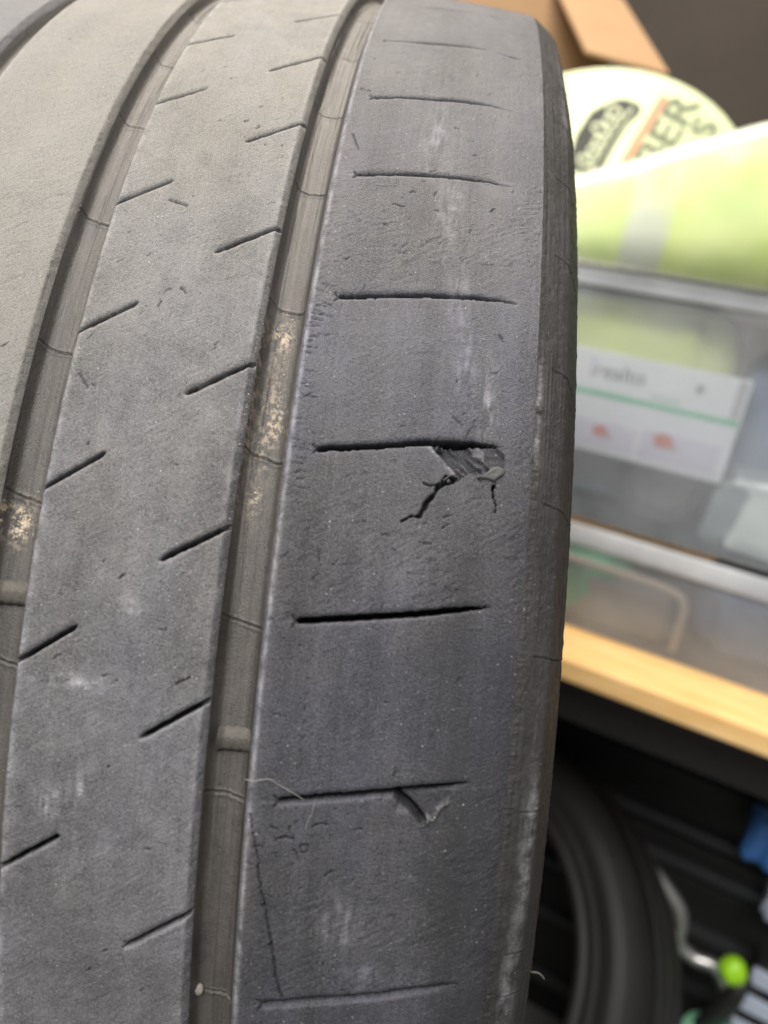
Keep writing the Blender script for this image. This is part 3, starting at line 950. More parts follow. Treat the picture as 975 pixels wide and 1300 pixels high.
bm = bmesh.new()
bmesh.ops.create_icosphere(bm, subdivisions=3, radius=1.0)
rg = np.random.default_rng(3)
for v_ in bm.verts:
    q = v_.co
    k = 1 + 0.18 * math.sin(3 * q.x + 1) * math.cos(2.3 * q.y) + 0.08 * rg.normal() * 0.4
    v_.co = Vector((q.x * 0.0013 * k, q.y * 0.0011 * k, q.z * 0.0014 * k))
M_STONE = plain('stone', (0.21, 0.19, 0.16), 0.7, 0.3, 0.3, 900, bump=0.0002, bscale=1800)
st = bm_obj('stone', bm, M_STONE, None, True)
st.location = surf(PEBBLE[0][0], PEBBLE[0][1], -GD + 0.0009)
tag(st, 'small rounded brown-grey stone wedged on the floor of the wide groove', 'stone')

# sand grains
gv = []; gf = []
OCT = np.array([(1, 0, 0), (-1, 0, 0), (0, 1, 0), (0, -1, 0), (0, 0, 1), (0, 0, -1)], float)
OF = [(0, 2, 4), (2, 1, 4), (1, 3, 4), (3, 0, 4), (2, 0, 5), (1, 2, 5), (3, 1, 5), (0, 3, 5)]
rg = np.random.default_rng(12)


def grains(n, x, v, ru, rv, dep, wall=None):
    for _ in range(n):
        if _ % 14 == 0:                                    # grains lie in small drifts
            dx, dv = rg.normal() * ru, rg.normal() * rv
        gx = x + dx + rg.normal() * min(ru, 0.0004); gvv = v + dv + rg.normal() * min(rv, 0.0006)
        if wall is not None: gvv = v + rg.normal() * rv
        d0 = dep
        if gx > GB[1] - 0.001 and x > 0: gx = GB[1] - 0.0016 - abs(rg.normal()) * 0.001
        if wall is not None:                                   # on a groove wall
            d0 = rg.uniform(0.0004, 0.0042)
            gx = wall + 0.00008 + 0.22 * d0 + rg.uniform(0, 0.0002)
        s = min(0.00036, 0.00008 * math.exp(rg.normal() * 0.45))
        p = surf(gx * 1e3, gvv / 0.332 * 1e3, -d0 + s * 0.3)
        off = len(gv)
        rot = rg.normal(size=(3, 3))
        qq, _r = np.linalg.qr(rot)
        for o_ in (OCT * s * rg.uniform(0.6, 1.2, size=(6, 1))) @ qq:
            gv.append((p.x + o_[0], p.y + o_[1], p.z + o_[2]))
        gf.extend([tuple(i + off for i in f) for f in OF])


grains(260, sb[0][0], sb[0][1], 0.0016, 0.0035, GD)
grains(40, sb[0][0] - 0.0010, sb[0][1] + 0.001, 0.0006, 0.0012, GD - 0.0002)
grains(200, sb[1][0], sb[1][1], 0.0013, 0.0045, GD)
grains(70, sb[2][0], sb[2][1], 0.0010, 0.0022, GD)
grains(230, 0, sb[3][1], 0, 0.014, GD, GB[0])
grains(110, 0, sb[4][1], 0, 0.012, GD, GB[0])
grains(60, 0, -0.01, 0, 0.02, GD, GB[0])
grains(330, sa_[0][0] + 0.0004, sa_[0][1], 0.0014, 0.003, GD)
grains(260, sa_[0][0] - 0.003, sa_[0][1] + 0.001, 0.0022, 0.0025, GD)
grains(12, 0.0475, -0.0079, 0.0008, 0.0006, GD - 0.0003)
q = N('sand')
vv = q.coord()
q.l(q.mix(q.ramp(q.noise(vv, 1500, 2), 0.35, 0.65), (0.72, 0.66, 0.54), (0.58, 0.42, 0.22)), q.b.inputs['Base Color'])
q.b.inputs['Roughness'].default_value = 0.6
me = bpy.data.meshes.new('sand')
me.from_pydata(gv, [], gf)
tag(link('sand', me, q.m), 'scattered tan sand grains clinging in the tyre grooves', 'sand', kind='stuff')


# ------------------------------------------------------------------ setting
M_CONC = plain('concrete', (0.16, 0.155, 0.15), 0.85, 0.2, 0.25, 6, bump=0.002, bscale=60)
M_WALL = plain('dark_wall', (0.046, 0.038, 0.032), 0.85, 0.2, 0.35, 2.5, bump=0.002, bscale=40)
BEN = Vector((0.2543, 0.2422, 0.853))                 # front lower edge of the bench top
BROT = math.atan2(-0.36133, 0.93244)


def bw(a, b, z):
    """bench frame (along the front edge, back from it, up) -> world"""
    return Vector((BEN.x + a * 0.93244 + b * 0.36133, BEN.y - a * 0.36133 + b * 0.93244, BEN.z + z))


def bench_thing(name, a, b, z, label, cat, rz=0.0, rx=0.0, ry=0.0, group=None):
    o = empty(name, bw(a, b, z), (rx, ry, BROT + rz))
    return tag(o, label, cat, group)


fl = box('floor', (-4, -4, -0.1), (4, 4, 0.0), M_CONC)
tag(fl, kind='structure')
wl = box('wall', (-3.2, 1.25, -0.853), (3.2, 1.33, 2.4), M_WALL)
wl.location = BEN
wl.rotation_euler = (0, 0, BROT)
tag(wl, kind='structure')

# low table that carries the tyre
M_TABLE = plain('table_wood', (0.30, 0.21, 0.13), 0.6, 0.3, 0.25, 14)
tb = empty('low_table', (-0.14, -0.03, 0.0))
tag(tb, 'low wooden table standing under the worn tyre', 'table')
box('table_top', (-0.27, -0.30, 0.632), (0.25, 0.28, 0.660), M_TABLE, tb, 0.003)
for sx in (-0.24, 0.22):
    for sy in (-0.27, 0.25):
        box('leg', (sx - 0.025, sy - 0.025, 0.0), (sx + 0.025, sy + 0.025, 0.632), M_TABLE, tb, 0.003)

# ------------------------------------------------------------------ workbench
q = N('bench_wood')
v0 = q.coord((1.2, 9, 9))
g = q.noise(v0, 9, 5, 0.6)
q.l(q.mix(q.ramp(g, 0.3, 0.7), (0.66, 0.38, 0.13), (0.84, 0.57, 0.26)), q.b.inputs['Base Color'])
q.b.inputs['Roughness'].default_value = 0.45
M_BENCH = q.m
M_BLACK = plain('black_paint', (0.014, 0.0135, 0.013), 0.42, 0.45, 0.2, 20)
M_BLACK2 = plain('black_drawer', (0.020, 0.019, 0.0185), 0.5, 0.4, 0.2, 20)
M_LIP = plain('grey_trim', (0.045, 0.046, 0.048), 0.4, 0.5, 0.15, 20)

wb = bench_thing('workbench', 0, 0, 0, 'pale wooden workbench top on a black frame, carrying the clear boxes', 'workbench')
box('bench_top', (-0.75, 0.0, 0.0), (0.95, 0.95, 0.025), M_BENCH, wb, 0.003)
for sx in (-0.68, 0.86):
    for sy in (0.05, 0.86):
        box('leg', (sx, sy, -0.853), (sx + 0.045, sy + 0.045, 0.0), M_BLACK, wb, 0.003)
for sy in (0.06, 0.87):
    box('rail', (-0.635, sy, -0.075), (0.86, sy + 0.028, -0.002), M_BLACK, wb, 0.002)

# black drawer chest below
tc = bench_thing('drawer_chest', 0.1, 0.40, -0.853, 'black metal drawer chest with grey drawer lips under the workbench', 'drawer chest')
box('carcass', (-0.45, 0.02, 0.0), (0.62, 0.20, 0.76), M_BLACK, tc, 0.004)
zz = 0.70
for hgt in (0.115, 0.115, 0.06, 0.105, 0.10, 0.13):
    dr = box('drawer', (-0.43, 0.0, zz - hgt + 0.012), (0.60, 0.0195, zz), M_BLACK2, tc, 0.003)
    box('drawer_lip', (-0.43, -0.016, zz - 0.004 - hgt + 0.022), (0.60, -0.0005, zz - hgt + 0.036), M_LIP, dr, 0.002)
    zz -= hgt

# ------------------------------------------------------------------ second tyre leaning under the bench
def lathe(name, prof, nseg, mat, parent, smooth=True):
    bm = bmesh.new()
    rings = []
    for k in range(nseg):
        a = 2 * math.pi * k / nseg
        rings.append([bm.verts.new((r * math.cos(a), x, r * math.sin(a))) for x, r in prof])
    for k in range(nseg):
        A_, B_ = rings[k], rings[(k + 1) % nseg]
        for i in range(len(prof) - 1):
            bm.faces.new((A_[i], A_[i + 1], B_[i + 1], B_[i]))
    bmesh.ops.recalc_face_normals(bm, faces=bm.faces)
    return bm_obj(name, bm, mat, parent, smooth)


M_T2 = plain('clean_rubber', (0.018, 0.0165, 0.0155), 0.55, 0.35, 0.25, 60, bump=0.0004, bscale=400)
M_T2D = plain('clean_rubber_inner', (0.022, 0.021, 0.020), 0.65, 0.3, 0.2, 60)
n2 = Vector((0.65686, 0.49572, -0.56814))             # axle, pointing into the tyre
f2 = Vector((0.19724, 0.36858, 0.36219))              # centre of the visible face
y_ax = n2.normalized()
x_ax = y_ax.cross(Vector((0, 0, 1))).normalized()
z_ax = x_ax.cross(y_ax)
t2 = bpy.data.objects.new('leaning_tyre', None)
COL.objects.link(t2)
t2.empty_display_size = 0.02
mw = Matrix((x_ax, y_ax, z_ax)).transposed().to_4x4()
base2 = Vector((0, 0.0, -0.318))
mw.translation = f2 + mw.to_3x3() @ base2
t2.matrix_world = mw
tag(t2, 'plain black tyre leaning back in the dark under the workbench', 'tyre')
W2 = 0.172


def t2part(name, prof, mat):
    o = lathe(name, prof, 128, mat, t2)
    o.location = -base2
    return o


side = [(0.030, 0.226), (0.010, 0.228), (0.004, 0.236), (0.004, 0.2405), (0.008, 0.243), (0.008, 0.2475), (0.003, 0.251), (0.001, 0.257), (0.004, 0.2615), (0.0035, 0.264), (-0.003, 0.272), (-0.006, 0.282), (-0.004, 0.290),
        (-0.0025, 0.2905), (-0.0025, 0.293), (0.000, 0.296), (0.008, 0.304), (0.016, 0.309)]
t2part('sidewall', side, M_T2)
t2part('sidewall', [(W2 - x, r) for x, r in side], M_T2)
tr = [(0.016, 0.309), (0.022, 0.312)]
for gx in (0.05, 0.083, 0.116):
    tr += [(gx - 0.0055, 0.3175), (gx - 0.005, 0.3105), (gx + 0.005, 0.3105), (gx + 0.0055, 0.3175)]
tr += [(W2 - 0.022, 0.312), (W2 - 0.016, 0.309)]
t2part('tread', tr, M_T2)
t2part('inner_liner', [(0.030, 0.226), (0.034, 0.24), (0.02, 0.27), (0.03, 0.295), (0.06, 0.302), (W2 - 0.06, 0.302), (W2 - 0.03, 0.295), (W2 - 0.02, 0.27), (W2 - 0.034, 0.24), (W2 - 0.030, 0.226)], M_T2D)

# ------------------------------------------------------------------ clear plastic boxes
def clear(name, tint, haze, rough=0.25, ior=1.3):
    q = N(name)
    q.t.nodes.remove(q.b)
    tr_ = q.n('ShaderNodeBsdfTransparent')
    tr_.inputs['Color'].default_value = tint + (1,)
    df = q.n('ShaderNodeBsdfDiffuse')
    df.inputs['Color'].default_value = (0.80, 0.82, 0.84, 1)
    gl = q.n('ShaderNodeBsdfGlossy')
    gl.inputs['Roughness'].default_value = rough
    v_ = q.coord()
    m1 = q.n('ShaderNodeMixShader')
    q.l(q.ramp(q.noise(v_, 9, 3), 0.3, 0.7, haze * 0.6, haze * 1.4), m1.inputs[0])
    q.l(tr_.outputs[0], m1.inputs[1]); q.l(df.outputs[0], m1.inputs[2])
    fr = q.n('ShaderNodeFresnel')
    fr.inputs['IOR'].default_value = ior
    m2 = q.n('ShaderNodeMixShader')
    q.l(fr.outputs[0], m2.inputs[0])
    q.l(m1.outputs[0], m2.inputs[1]); q.l(gl.outputs[0], m2.inputs[2])
    q.l(m2.outputs[0], q.out.inputs['Surface'])
    return q.m


M_CLEAR = clear('clear_plastic', (0.97, 0.98, 0.99), 0.14)
M_CLEARRIM = clear('clear_rim', (0.95, 0.96, 0.97), 0.40)
M_BAG = clear('film_plastic', (0.97, 0.98, 0.93), 0.09, 0.5, 1.12)
M_LID = clear('clear_lid', (0.96, 0.97, 0.98), 0.10)


def clear_box(name, a0, a1, b0, b1, z0, z1, label, flare=0.012, rim=0.016):
    """tub with flared walls, thickened rim and floor: each wall a part"""
    t_ = bench_thing(name, (a0 + a1) / 2, (b0 + b1) / 2, z0, label, 'storage box', group='stacked clear boxes')
    w, dp, h = (a1 - a0) / 2, (b1 - b0) / 2, z1 - z0
    th = 0.0025

    def panel(nm, lo, hi):
        """lo / hi: inner footprint rectangles at the bottom and the top"""
        bm = bmesh.new()
        vv_ = [bm.verts.new(p) for p in lo + hi]
        for f in ((0, 1, 2, 3), (7, 6, 5, 4), (0, 4, 5, 1), (1, 5, 6, 2), (2, 6, 7, 3), (3, 7, 4, 0)):
            bm.faces.new([vv_[i] for i in f])
        bmesh.ops.recalc_face_normals(bm, faces=bm.faces)
        return bm_obj(nm, bm, M_CLEAR, t_)
    wb_, db_ = w - flare, dp - flare
    zt = h - rim
    for s in (-1, 1):
        panel('wall_panel', [(-wb_ + th, s * db_, 0), (wb_ - th, s * db_, 0), (wb_ - th, s * (db_ - th), 0), (-wb_ + th, s * (db_ - th), 0)],
              [(-w + th, s * dp, zt), (w - th, s * dp, zt), (w - th, s * (dp - th), zt), (-w + th, s * (dp - th), zt)])
        panel('wall_panel', [(s * wb_, -db_, 0), (s * wb_, db_, 0), (s * (wb_ - th), db_, 0), (s * (wb_ - th), -db_, 0)],
              [(s * w, -dp, zt), (s * w, dp, zt), (s * (w - th), dp, zt), (s * (w - th), -dp, zt)])
    box('base', (-wb_ + th, -db_ + th, 0.0005), (wb_ - th, db_ - th, 0.003), M_CLEAR, t_)
    bm = bmesh.new()
    o_ = 0.004
    add_box(bm, (-w - o_, -dp - o_, zt), (w + o_, -dp + 0.002, h), 0.003)
    add_box(bm, (-w - o_, dp - 0.002, zt), (w + o_, dp + o_, h), 0.003)
    add_box(bm, (-w - o_, -dp + 0.002, zt), (-w + 0.002, dp - 0.002, h), 0.003)
    add_box(bm, (w - 0.002, -dp + 0.002, zt), (w + o_, dp - 0.002, h), 0.003)
    bm_obj('rim', bm, M_CLEARRIM, t_, True)
    return t_


lowbox = clear_box('shallow_clear_box', -0.28, 0.30, 0.075, 0.46, 0.026, 0.148, 'shallow clear plastic box on the bench top, under the taller box', 0.010, 0.024)
upbox = clear_box('tall_clear_box', -0.27, 0.29, 0.078, 0.45, 0.150, 0.408, 'tall clear plastic box holding a white carton, stacked on the shallow box', 0.014, 0.016)
box('lid', (-0.295, -0.205, 0.2585), (0.295, 0.200, 0.2615), M_LID, upbox, 0.001)

# contents of the shallow box
M_GREEN = plain('green_cloth', (0.10, 0.30, 0.17), 0.8, 0.2, 0.3, 25)
M_TAN = plain('tan_board', (0.42, 0.35, 0.28), 0.7, 0.3, 0.15, 20)
M_NAVY = plain('navy_fabric', (0.075, 0.095, 0.15), 0.8, 0.25, 0.35, 25)
M_BLUEGREY = plain('blue_grey_fabric', (0.26, 0.30, 0.34), 0.75, 0.25, 0.35, 30)
M_SLATE = plain('slate_fabric', (0.17, 0.22, 0.31), 0.75, 0.25, 0.3, 14)


def lump(name, loc, size, mat, seed, label, cat, amp=0.18, rz=0.0, group=None):
    """folded cloth or crumpled bag: a noisy rounded block"""
    bm = bmesh.new()
    bmesh.ops.create_icosphere(bm, subdivisions=4, radius=1.0)
    P_ = np.array([v.co[:] for v in bm.verts])
    e = 0.45
    Q = np.sign(P_) * np.abs(P_) ** e
    Q /= np.abs(Q).max()
    nz = fbm(P_[:, 0] * 2.2 + 40, P_[:, 1] * 2.2 + P_[:, 2] * 1.7 + 40, seed, 3) + 0.6 * (0.5 - np.abs(fbm(P_[:, 0] * 2.6 + P_[:, 2] * 1.3 + 20, P_[:, 1] * 2.4 - P_[:, 2] + 20, seed + 5, 2)))
    Q = Q * (1 + amp * nz[:, None])
    Q[:, 2] = np.maximum(Q[:, 2], -1.0)
    for v_, q_ in zip(bm.verts, Q):
        v_.co = (q_[0] * size[0] / 2, q_[1] * size[1] / 2, (q_[2] + 1) * size[2] / 2)
    o = bm_obj(name, bm, mat, None, True)
    o.location = bw(*loc)
    o.rotation_euler = (0, 0, BROT + rz)
    return tag(o, label, cat, group)


lump('green_cloth', (-0.08, 0.155, 0.030), (0.20, 0.10, 0.075), M_GREEN, 3, 'folded green cloth inside the shallow clear box', 'cloth')
lump('navy_cloth', (0.19, 0.20, 0.030), (0.15, 0.16, 0.085), M_NAVY, 4, 'dark navy cloth bundle inside the shallow clear box', 'cloth')
# tan rounded frame (bent handle) lying against the front wall
hp = [(-0.08, 0, 0.070), (0.02, 0, 0.070), (0.07, 0, 0.069), (0.092, 0, 0.064), (0.100, 0, 0.052), (0.101, 0, 0.030), (0.101, 0, 0.002)]
bm = tube_mesh(spline(hp, 40), 0.0045, 8)
o = bm_obj('tan_handle', bm, M_TAN, None, True)
o.location = bw(-0.005, 0.098, 0.030); o.rotation_euler = (0, 0, BROT)
tag(o, 'bent tan carrying handle against the front of the shallow box', 'handle')
o = box('brown_case', (-0.09, 0, 0), (0.085, 0.05, 0.052), plain('brown_case', (0.17, 0.15, 0.13), 0.6, 0.3, 0.2, 20), None, 0.006, 3, True)
o.location = bw(-0.005, 0.106, 0.0295); o.rotation_euler = (0, 0, BROT)
tag(o, 'brown-grey case behind the tan handle in the shallow box', 'case')

# contents of the tall box
lump('slate_bag', (0.165, 0.235, 0.1545), (0.17, 0.22, 0.215), M_SLATE, 8, 'large slate-blue fabric bag inside the tall clear box', 'bag', 0.12)
lump('soft_bag', (-0.06, 0.272, 0.1545), (0.30, 0.20, 0.104), M_BLUEGREY, 9, 'blue-grey bag beneath the white carton in the tall box', 'bag', 0.12)
M_LIME = plain('hi_vis_fabric', (0.50, 0.60, 0.09), 0.6, 0.3, 0.15, 12)
M_LIMEP = plain('hi_vis_pale', (0.62, 0.68, 0.20), 0.6, 0.3, 0.15, 12)
lump('hi_vis_vest', (-0.09, 0.235, 0.262), (0.32, 0.24, 0.135), M_LIMEP, 10, 'folded pale yellow-green vest on the blue-grey bag in the tall box', 'vest', 0.10)

# white carton pressed against the front wall
M_WHITE = plain('carton_white', (0.80, 0.79, 0.80), 0.5, 0.4, 0.03, 20)
M_LILAC = plain('print_lilac', (0.66, 0.62, 0.70), 0.5, 0.4, 0.05, 20)
M_GREENP = plain('print_green', (0.10, 0.50, 0.27), 0.5, 0.4, 0.05, 20)
M_GREENL = plain('print_pale_green', (0.45, 0.62, 0.52), 0.5, 0.4, 0.05, 20)
M_INK = plain('print_black', (0.05, 0.05, 0.055), 0.5, 0.4, 0.05, 20)
M_RED = plain('print_red', (0.62, 0.13, 0.07), 0.5, 0.4, 0.15, 60)
M_BLUEP = plain('print_blue', (0.12, 0.25, 0.62), 0.5, 0.4, 0.1, 60)
M_GREYP = plain('print_grey', (0.45, 0.43, 0.42), 0.5, 0.4, 0.1, 60)
ct = bench_thing('printed_carton', -0.02, 0.1035, 0.222, 'white printed carton with a green stripe standing inside the tall box', 'carton')
ct.rotation_euler = (0, 0, BROT)
cl_, cr_ = -0.072, 0.110
box('carton_body', (cl_, 0, 0), (cr_, 0.018, 0.108), M_WHITE, ct, 0.002)


def decal(name, pts, mat, y=-0.0008, parent=None):
    bm = bmesh.new()
    a_ = [bm.verts.new((x, y, z)) for x, z in pts]
    b_ = [bm.verts.new((x, y + 0.0006, z)) for x, z in pts]
    bm.faces.new(a_)
    bm.faces.new(list(reversed(b_)))
    k = len(pts)
    for i in range(k):
        bm.faces.new((a_[i], b_[i], b_[(i + 1) % k], a_[(i + 1) % k]))
    bmesh.ops.recalc_face_normals(bm, faces=bm.faces)
    return bm_obj(name, bm, mat, parent or ct)


def rect(x0, z0, x1, z1):
    return [(x0, z0), (x1, z0), (x1, z1), (x0, z1)]


def text(name, body, size, loc, mat, parent, rot=(math.pi / 2, 0, 0), shear=0.0, bold=0.0):
    cu = bpy.data.curves.new(name, 'FONT')
    cu.body = body
    cu.size = size
    cu.extrude = 0.0003
    cu.shear = shear
    cu.offset = bold
    to = bpy.data.objects.new(name, cu)
    COL.objects.link(to)
    dg = bpy.context.evaluated_depsgraph_get()
    me_ = bpy.data.meshes.new_from_object(to.evaluated_get(dg))
    bpy.data.objects.remove(to)
    o_ = link(name, me_, mat, parent)
    o_.location = loc
    o_.rotation_euler = rot
    return o_


decal('green_stripe', rect(cl_ + 0.002, 0.0605, cr_ - 0.002, 0.0665), M_GREENP)
decal('picture_panel', rect(cl_ + 0.004, 0.008, 0.016, 0.034), M_LILAC)
decal('picture_panel', rect(0.022, 0.008, cr_ - 0.010, 0.038), M_LILAC)
decal('caption_bar', rect(0.018, 0.0705, 0.050, 0.0745), M_GREENL)
decal('side_shade', rect(cr_ - 0.012, 0.068, cr_ - 0.003, 0.106), M_GREYP)
for cx_, cz_, sc in ((-0.022, 0.025, 1.0), (0.044, 0.030, 1.25)):
    decal('picture', [(cx_ + sc * 0.0085 * math.cos(k * 0.7854 + .3) * (1 + .25 * math.sin(3 * k)), cz_ + sc * 0.0062 * math.sin(k * 0.7854 + .3)) for k in range(8)], M_RED, -0.0016)
    decal('picture', [(cx_ + 0.010 + sc * 0.006 * math.cos(k * 1.05), cz_ - 0.005 + sc * 0.0035 * math.sin(k * 1.05)) for k in range(6)], M_GREYP, -0.0012)
decal('emblem', [(0.064 + 0.0055 * math.cos(k * 0.5236), 0.0895 + 0.0055 * math.sin(k * 0.5236)) for k in range(12)], M_GREYP)
decal('emblem', [(0.064 + 0.0025 * math.cos(k * 1.05), 0.0895 + 0.0025 * math.sin(k * 1.05)) for k in range(6)], M_INK, -0.0014)
decal('logo_bar', rect(-0.0475, 0.086, -0.0460, 0.100), M_BLUEP)
decal('logo_bar', rect(-0.0475, 0.079, -0.0460, 0.086), M_RED)
text('lettering', 'realto', 0.0225, (-0.044, -0.0006, 0.081), M_INK, ct)

# black ring standing in front of the bags
bm = bmesh.new()
for i in range(48):
    pass
ringpts = [(0.040 * math.cos(2 * math.pi * k / 48), 0, 0.040 * math.sin(2 * math.pi * k / 48)) for k in range(49)]
bm.free()
bm = tube_mesh(ringpts, 0.0088, 10, False)
o = bm_obj('black_ring', bm, plain('black_rubber_ring', (0.010, 0.011, 0.018), 0.5, 0.4, 0.15, 60), None, True)
o.location = bw(0.036, 0.1315, 0.2036); o.rotation_euler = (0, 0, BROT)
tag(o, 'black rubber ring standing under the carton inside the tall box', 'ring')
# crumpled clear wrapper at the right of the box
q = N('clear_wrapper')
q.b.inputs['Base Color'].default_value = (0.55, 0.60, 0.60, 1)
q.b.inputs['Roughness'].default_value = 0.18
q.b.inputs['Alpha'].default_value = 0.55
M_WRAP = q.m
lump('crumpled_wrapper', (0.145, 0.115, 0.1545), (0.11, 0.05, 0.085), M_WRAP, 21, 'crumpled clear wrapper low in the tall box beside the ring', 'wrapper', 0.30)

# ------------------------------------------------------------------ on top of the boxes
q = N('hi_vis_patches')
v0 = q.coord()
f1 = q.ramp(q.noise(v0, 7, 3, 0.6), 0.42, 0.60)
c1 = q.mix(f1, (0.27, 0.36, 0.022), (0.38, 0.43, 0.085))
q.l(q.mix(q.ramp(q.noise(q.coord((9, 2, 2)), 1.6, 1), 0.66, 0.72), c1, (0.30, 0.31, 0.27)), q.b.inputs['Base Color'])
q.b.inputs['Roughness'].default_value = 0.6
M_JACKET = q.m


def pile(name, grow, mat, seed, label, cat, thin=None):
    """soft heap on the lid (bench frame): higher towards its outer end; thin = hollow film of that thickness"""
    bm = bmesh.new()
    na, nb = 64, 40
    rows = []
    for j in range(nb + 1):
        row = []
        for i in range(na + 1):
            s, t_ = i / na, j / nb
            a = -0.30 - grow + s * (0.60 + 2 * grow)
            b_ = 0.088 - grow + t_ * (0.29 + 2 * grow)
            Hh = min(0.21, max(0.045, 0.090 + 0.38 * (a + 0.13)))
            e = min(1.0, min(t_, 1 - t_) / 0.30) ; e2 = min(1.0, min(s, 1 - s) / 0.12)
            dome = (math.sin(e * math.pi / 2) ** 0.6) * (math.sin(e2 * math.pi / 2) ** 0.6)
            fo = float(fbm(np.array(a * 16 + 30), np.array(b_ * 20 + 30), seed, 3))
            fo2 = 0.5 - abs(float(vnoise(np.array(a * 22 + b_ * 14 + 40), np.array(b_ * 12 - a * 6 + 40), seed + 4)))
            z = 0.4125 + (Hh + grow * 0.8) * dome + dome * (0.012 * fo + 0.014 * fo2) * (1.0 if thin is None else 0.35)
            row.append(bm.verts.new(bw(a + 0.006 * fo2, b_ + 0.004 * fo, z)))
        rows.append(row)
    for j in range(nb):
        for i in range(na):
            bm.faces.new((rows[j][i], rows[j][i + 1], rows[j + 1][i + 1], rows[j + 1][i]))
    if thin is None:
        rim = rows[0][:] + [r_[-1] for r_ in rows[1:]] + rows[-1][-2::-1] + [r_[0] for r_ in rows[-2:0:-1]]
        bm.faces.new(list(reversed(rim)))
    else:
        bm.normal_update()
        bmesh.ops.solidify(bm, geom=bm.faces[:], thickness=thin)
    return tag(bm_obj(name, bm, mat, None, True), label, cat)


pile('hi_vis_jacket', 0.0, M_JACKET, 12, 'yellow-green hi-vis jacket heaped on the lid of the tall box', 'jacket')
pile('plastic_bag', 0.014, M_BAG, 52, 'clear plastic bag over the yellow-green jacket on the box lid', 'bag', 0.0008)

# lime pouch with printed front, standing behind the jackets
M_POUCH = plain('pouch_lime', (0.50, 0.54, 0.33), 0.45, 0.45, 0.05, 12)
M_OLIVED = plain('print_black_olive', (0.06, 0.062, 0.05), 0.5, 0.4, 0.1, 40)
M_OLIVE = plain('print_olive', (0.16, 0.17, 0.11), 0.5, 0.4, 0.1, 40)
M_CREAM = plain('print_cream', (0.70, 0.72, 0.52), 0.5, 0.4, 0.06, 40)
M_SALMON = plain('print_red_line', (0.75, 0.28, 0.17), 0.5, 0.4, 0.1, 40)
pouch = bench_thing('printed_tub', -0.17, 0.40, 0.412, 'pale lime rounded tub with a black script badge behind the jackets', 'tub')
bm = bmesh.new()
outl = [(-0.20, -0.002)]
for k in range(25):
    a_ = math.pi * (1 - k / 24)
    outl.append((-0.018 + 0.21 * math.cos(a_), 0.119 + 0.158 * math.sin(a_)))
outl.append((0.18, -0.002))
fr_ = [bm.verts.new((x, 0.0, z)) for x, z in outl]
bk_ = [bm.verts.new((x * 0.97, 0.07, z * 0.985)) for x, z in outl]
bm.faces.new(fr_)
bm.faces.new(list(reversed(bk_)))
for i in range(len(outl)):
    j = (i + 1) % len(outl)
    bm.faces.new((fr_[i], bk_[i], bk_[j], fr_[j]))
bmesh.ops.recalc_face_normals(bm, faces=bm.faces)
bmesh.ops.bevel(bm, geom=[e for e in bm.edges if all(abs(v_.co.y) < 1e-6 for v_ in e.verts)], offset=0.008, segments=3, affect='EDGES')
bm_obj('tub_body', bm, M_POUCH, pouch, True)
PA = math.radians(70)                                   # the print runs up the front at a slant


def slant(u, w_, o=(0.0, 0.0)):
    """(along the lettering, to the right of it) on the front"""
    return (o[0] + u * math.cos(PA) + w_ * math.sin(PA), o[1] + u * math.sin(PA) - w_ * math.cos(PA))


BO = (-0.062, 0.150)
badge = [(0.004, 0.030), (0.0, 0.016), (0.012, 0.004), (0.04, -0.004), (0.072, -0.002), (0.094, 0.014), (0.104, 0.030), (0.106, 0.052), (0.100, 0.058), (0.080, 0.050), (0.050, 0.050), (0.022, 0.052), (0.008, 0.046)]
decal('badge', [slant(u, w_, BO) for u, w_ in badge], M_OLIVED, -0.0012, pouch)
# white script strokes of the badge
for k, (u0, w0, hgt) in enumerate(((0.016, 0.036, 0.020), (0.032, 0.036, 0.014), (0.044, 0.036, 0.014), (0.058, 0.036, 0.026), (0.072, 0.036, 0.016), (0.084, 0.038, 0.022))):
    pts_ = []
    for j in range(13):
        a_ = j / 12 * 2 * math.pi
        pts_.append((u0 + 0.0058 * math.cos(a_), w0 - hgt / 2 - hgt * 0.5 * math.sin(a_)))
    P3 = [Vector((slant(u, w_, BO)[0], -0.0018, slant(u, w_, BO)[1])) for u, w_ in pts_]
    bm_obj('script_stroke', tube_mesh(P3, 0.0022, 6, False), M_CREAM, pouch, True)
P3 = [Vector((slant(u, w_, BO)[0], -0.0018, slant(u, w_, BO)[1])) for u, w_ in ((0.008, 0.040), (0.03, 0.041), (0.06, 0.041), (0.098, 0.046))]
bm_obj('script_stroke', tube_mesh(spline(P3, 14), 0.0020, 6), M_CREAM, pouch, True)
decal('red_line', [slant(u, w_, (0.020, 0.160)) for u, w_ in ((-0.05, -0.003), (-0.05, 0.007), (0.09, 0.007), (0.09, -0.003))], M_SALMON, -0.0012, pouch)


def slant_text(body, size, end, mat):
    """lettering running up the slant, ending at a given point"""
    o_ = text('lettering', body, size, (0, 0, 0), mat, pouch, bold=0.0006)
    L_ = max(v_.co.x for v_ in o_.data.vertices)
    ex, ez = end
    o_.location = (ex - L_ * math.cos(PA), -0.0010, ez - L_ * math.sin(PA))
    o_.rotation_euler = (math.pi / 2, -PA, 0)
    return o_


slant_text('RUBBER', 0.056, (0.100, 0.240), M_OLIVE)
slant_text('S', 0.046, (0.130, 0.214), M_OLIVE)

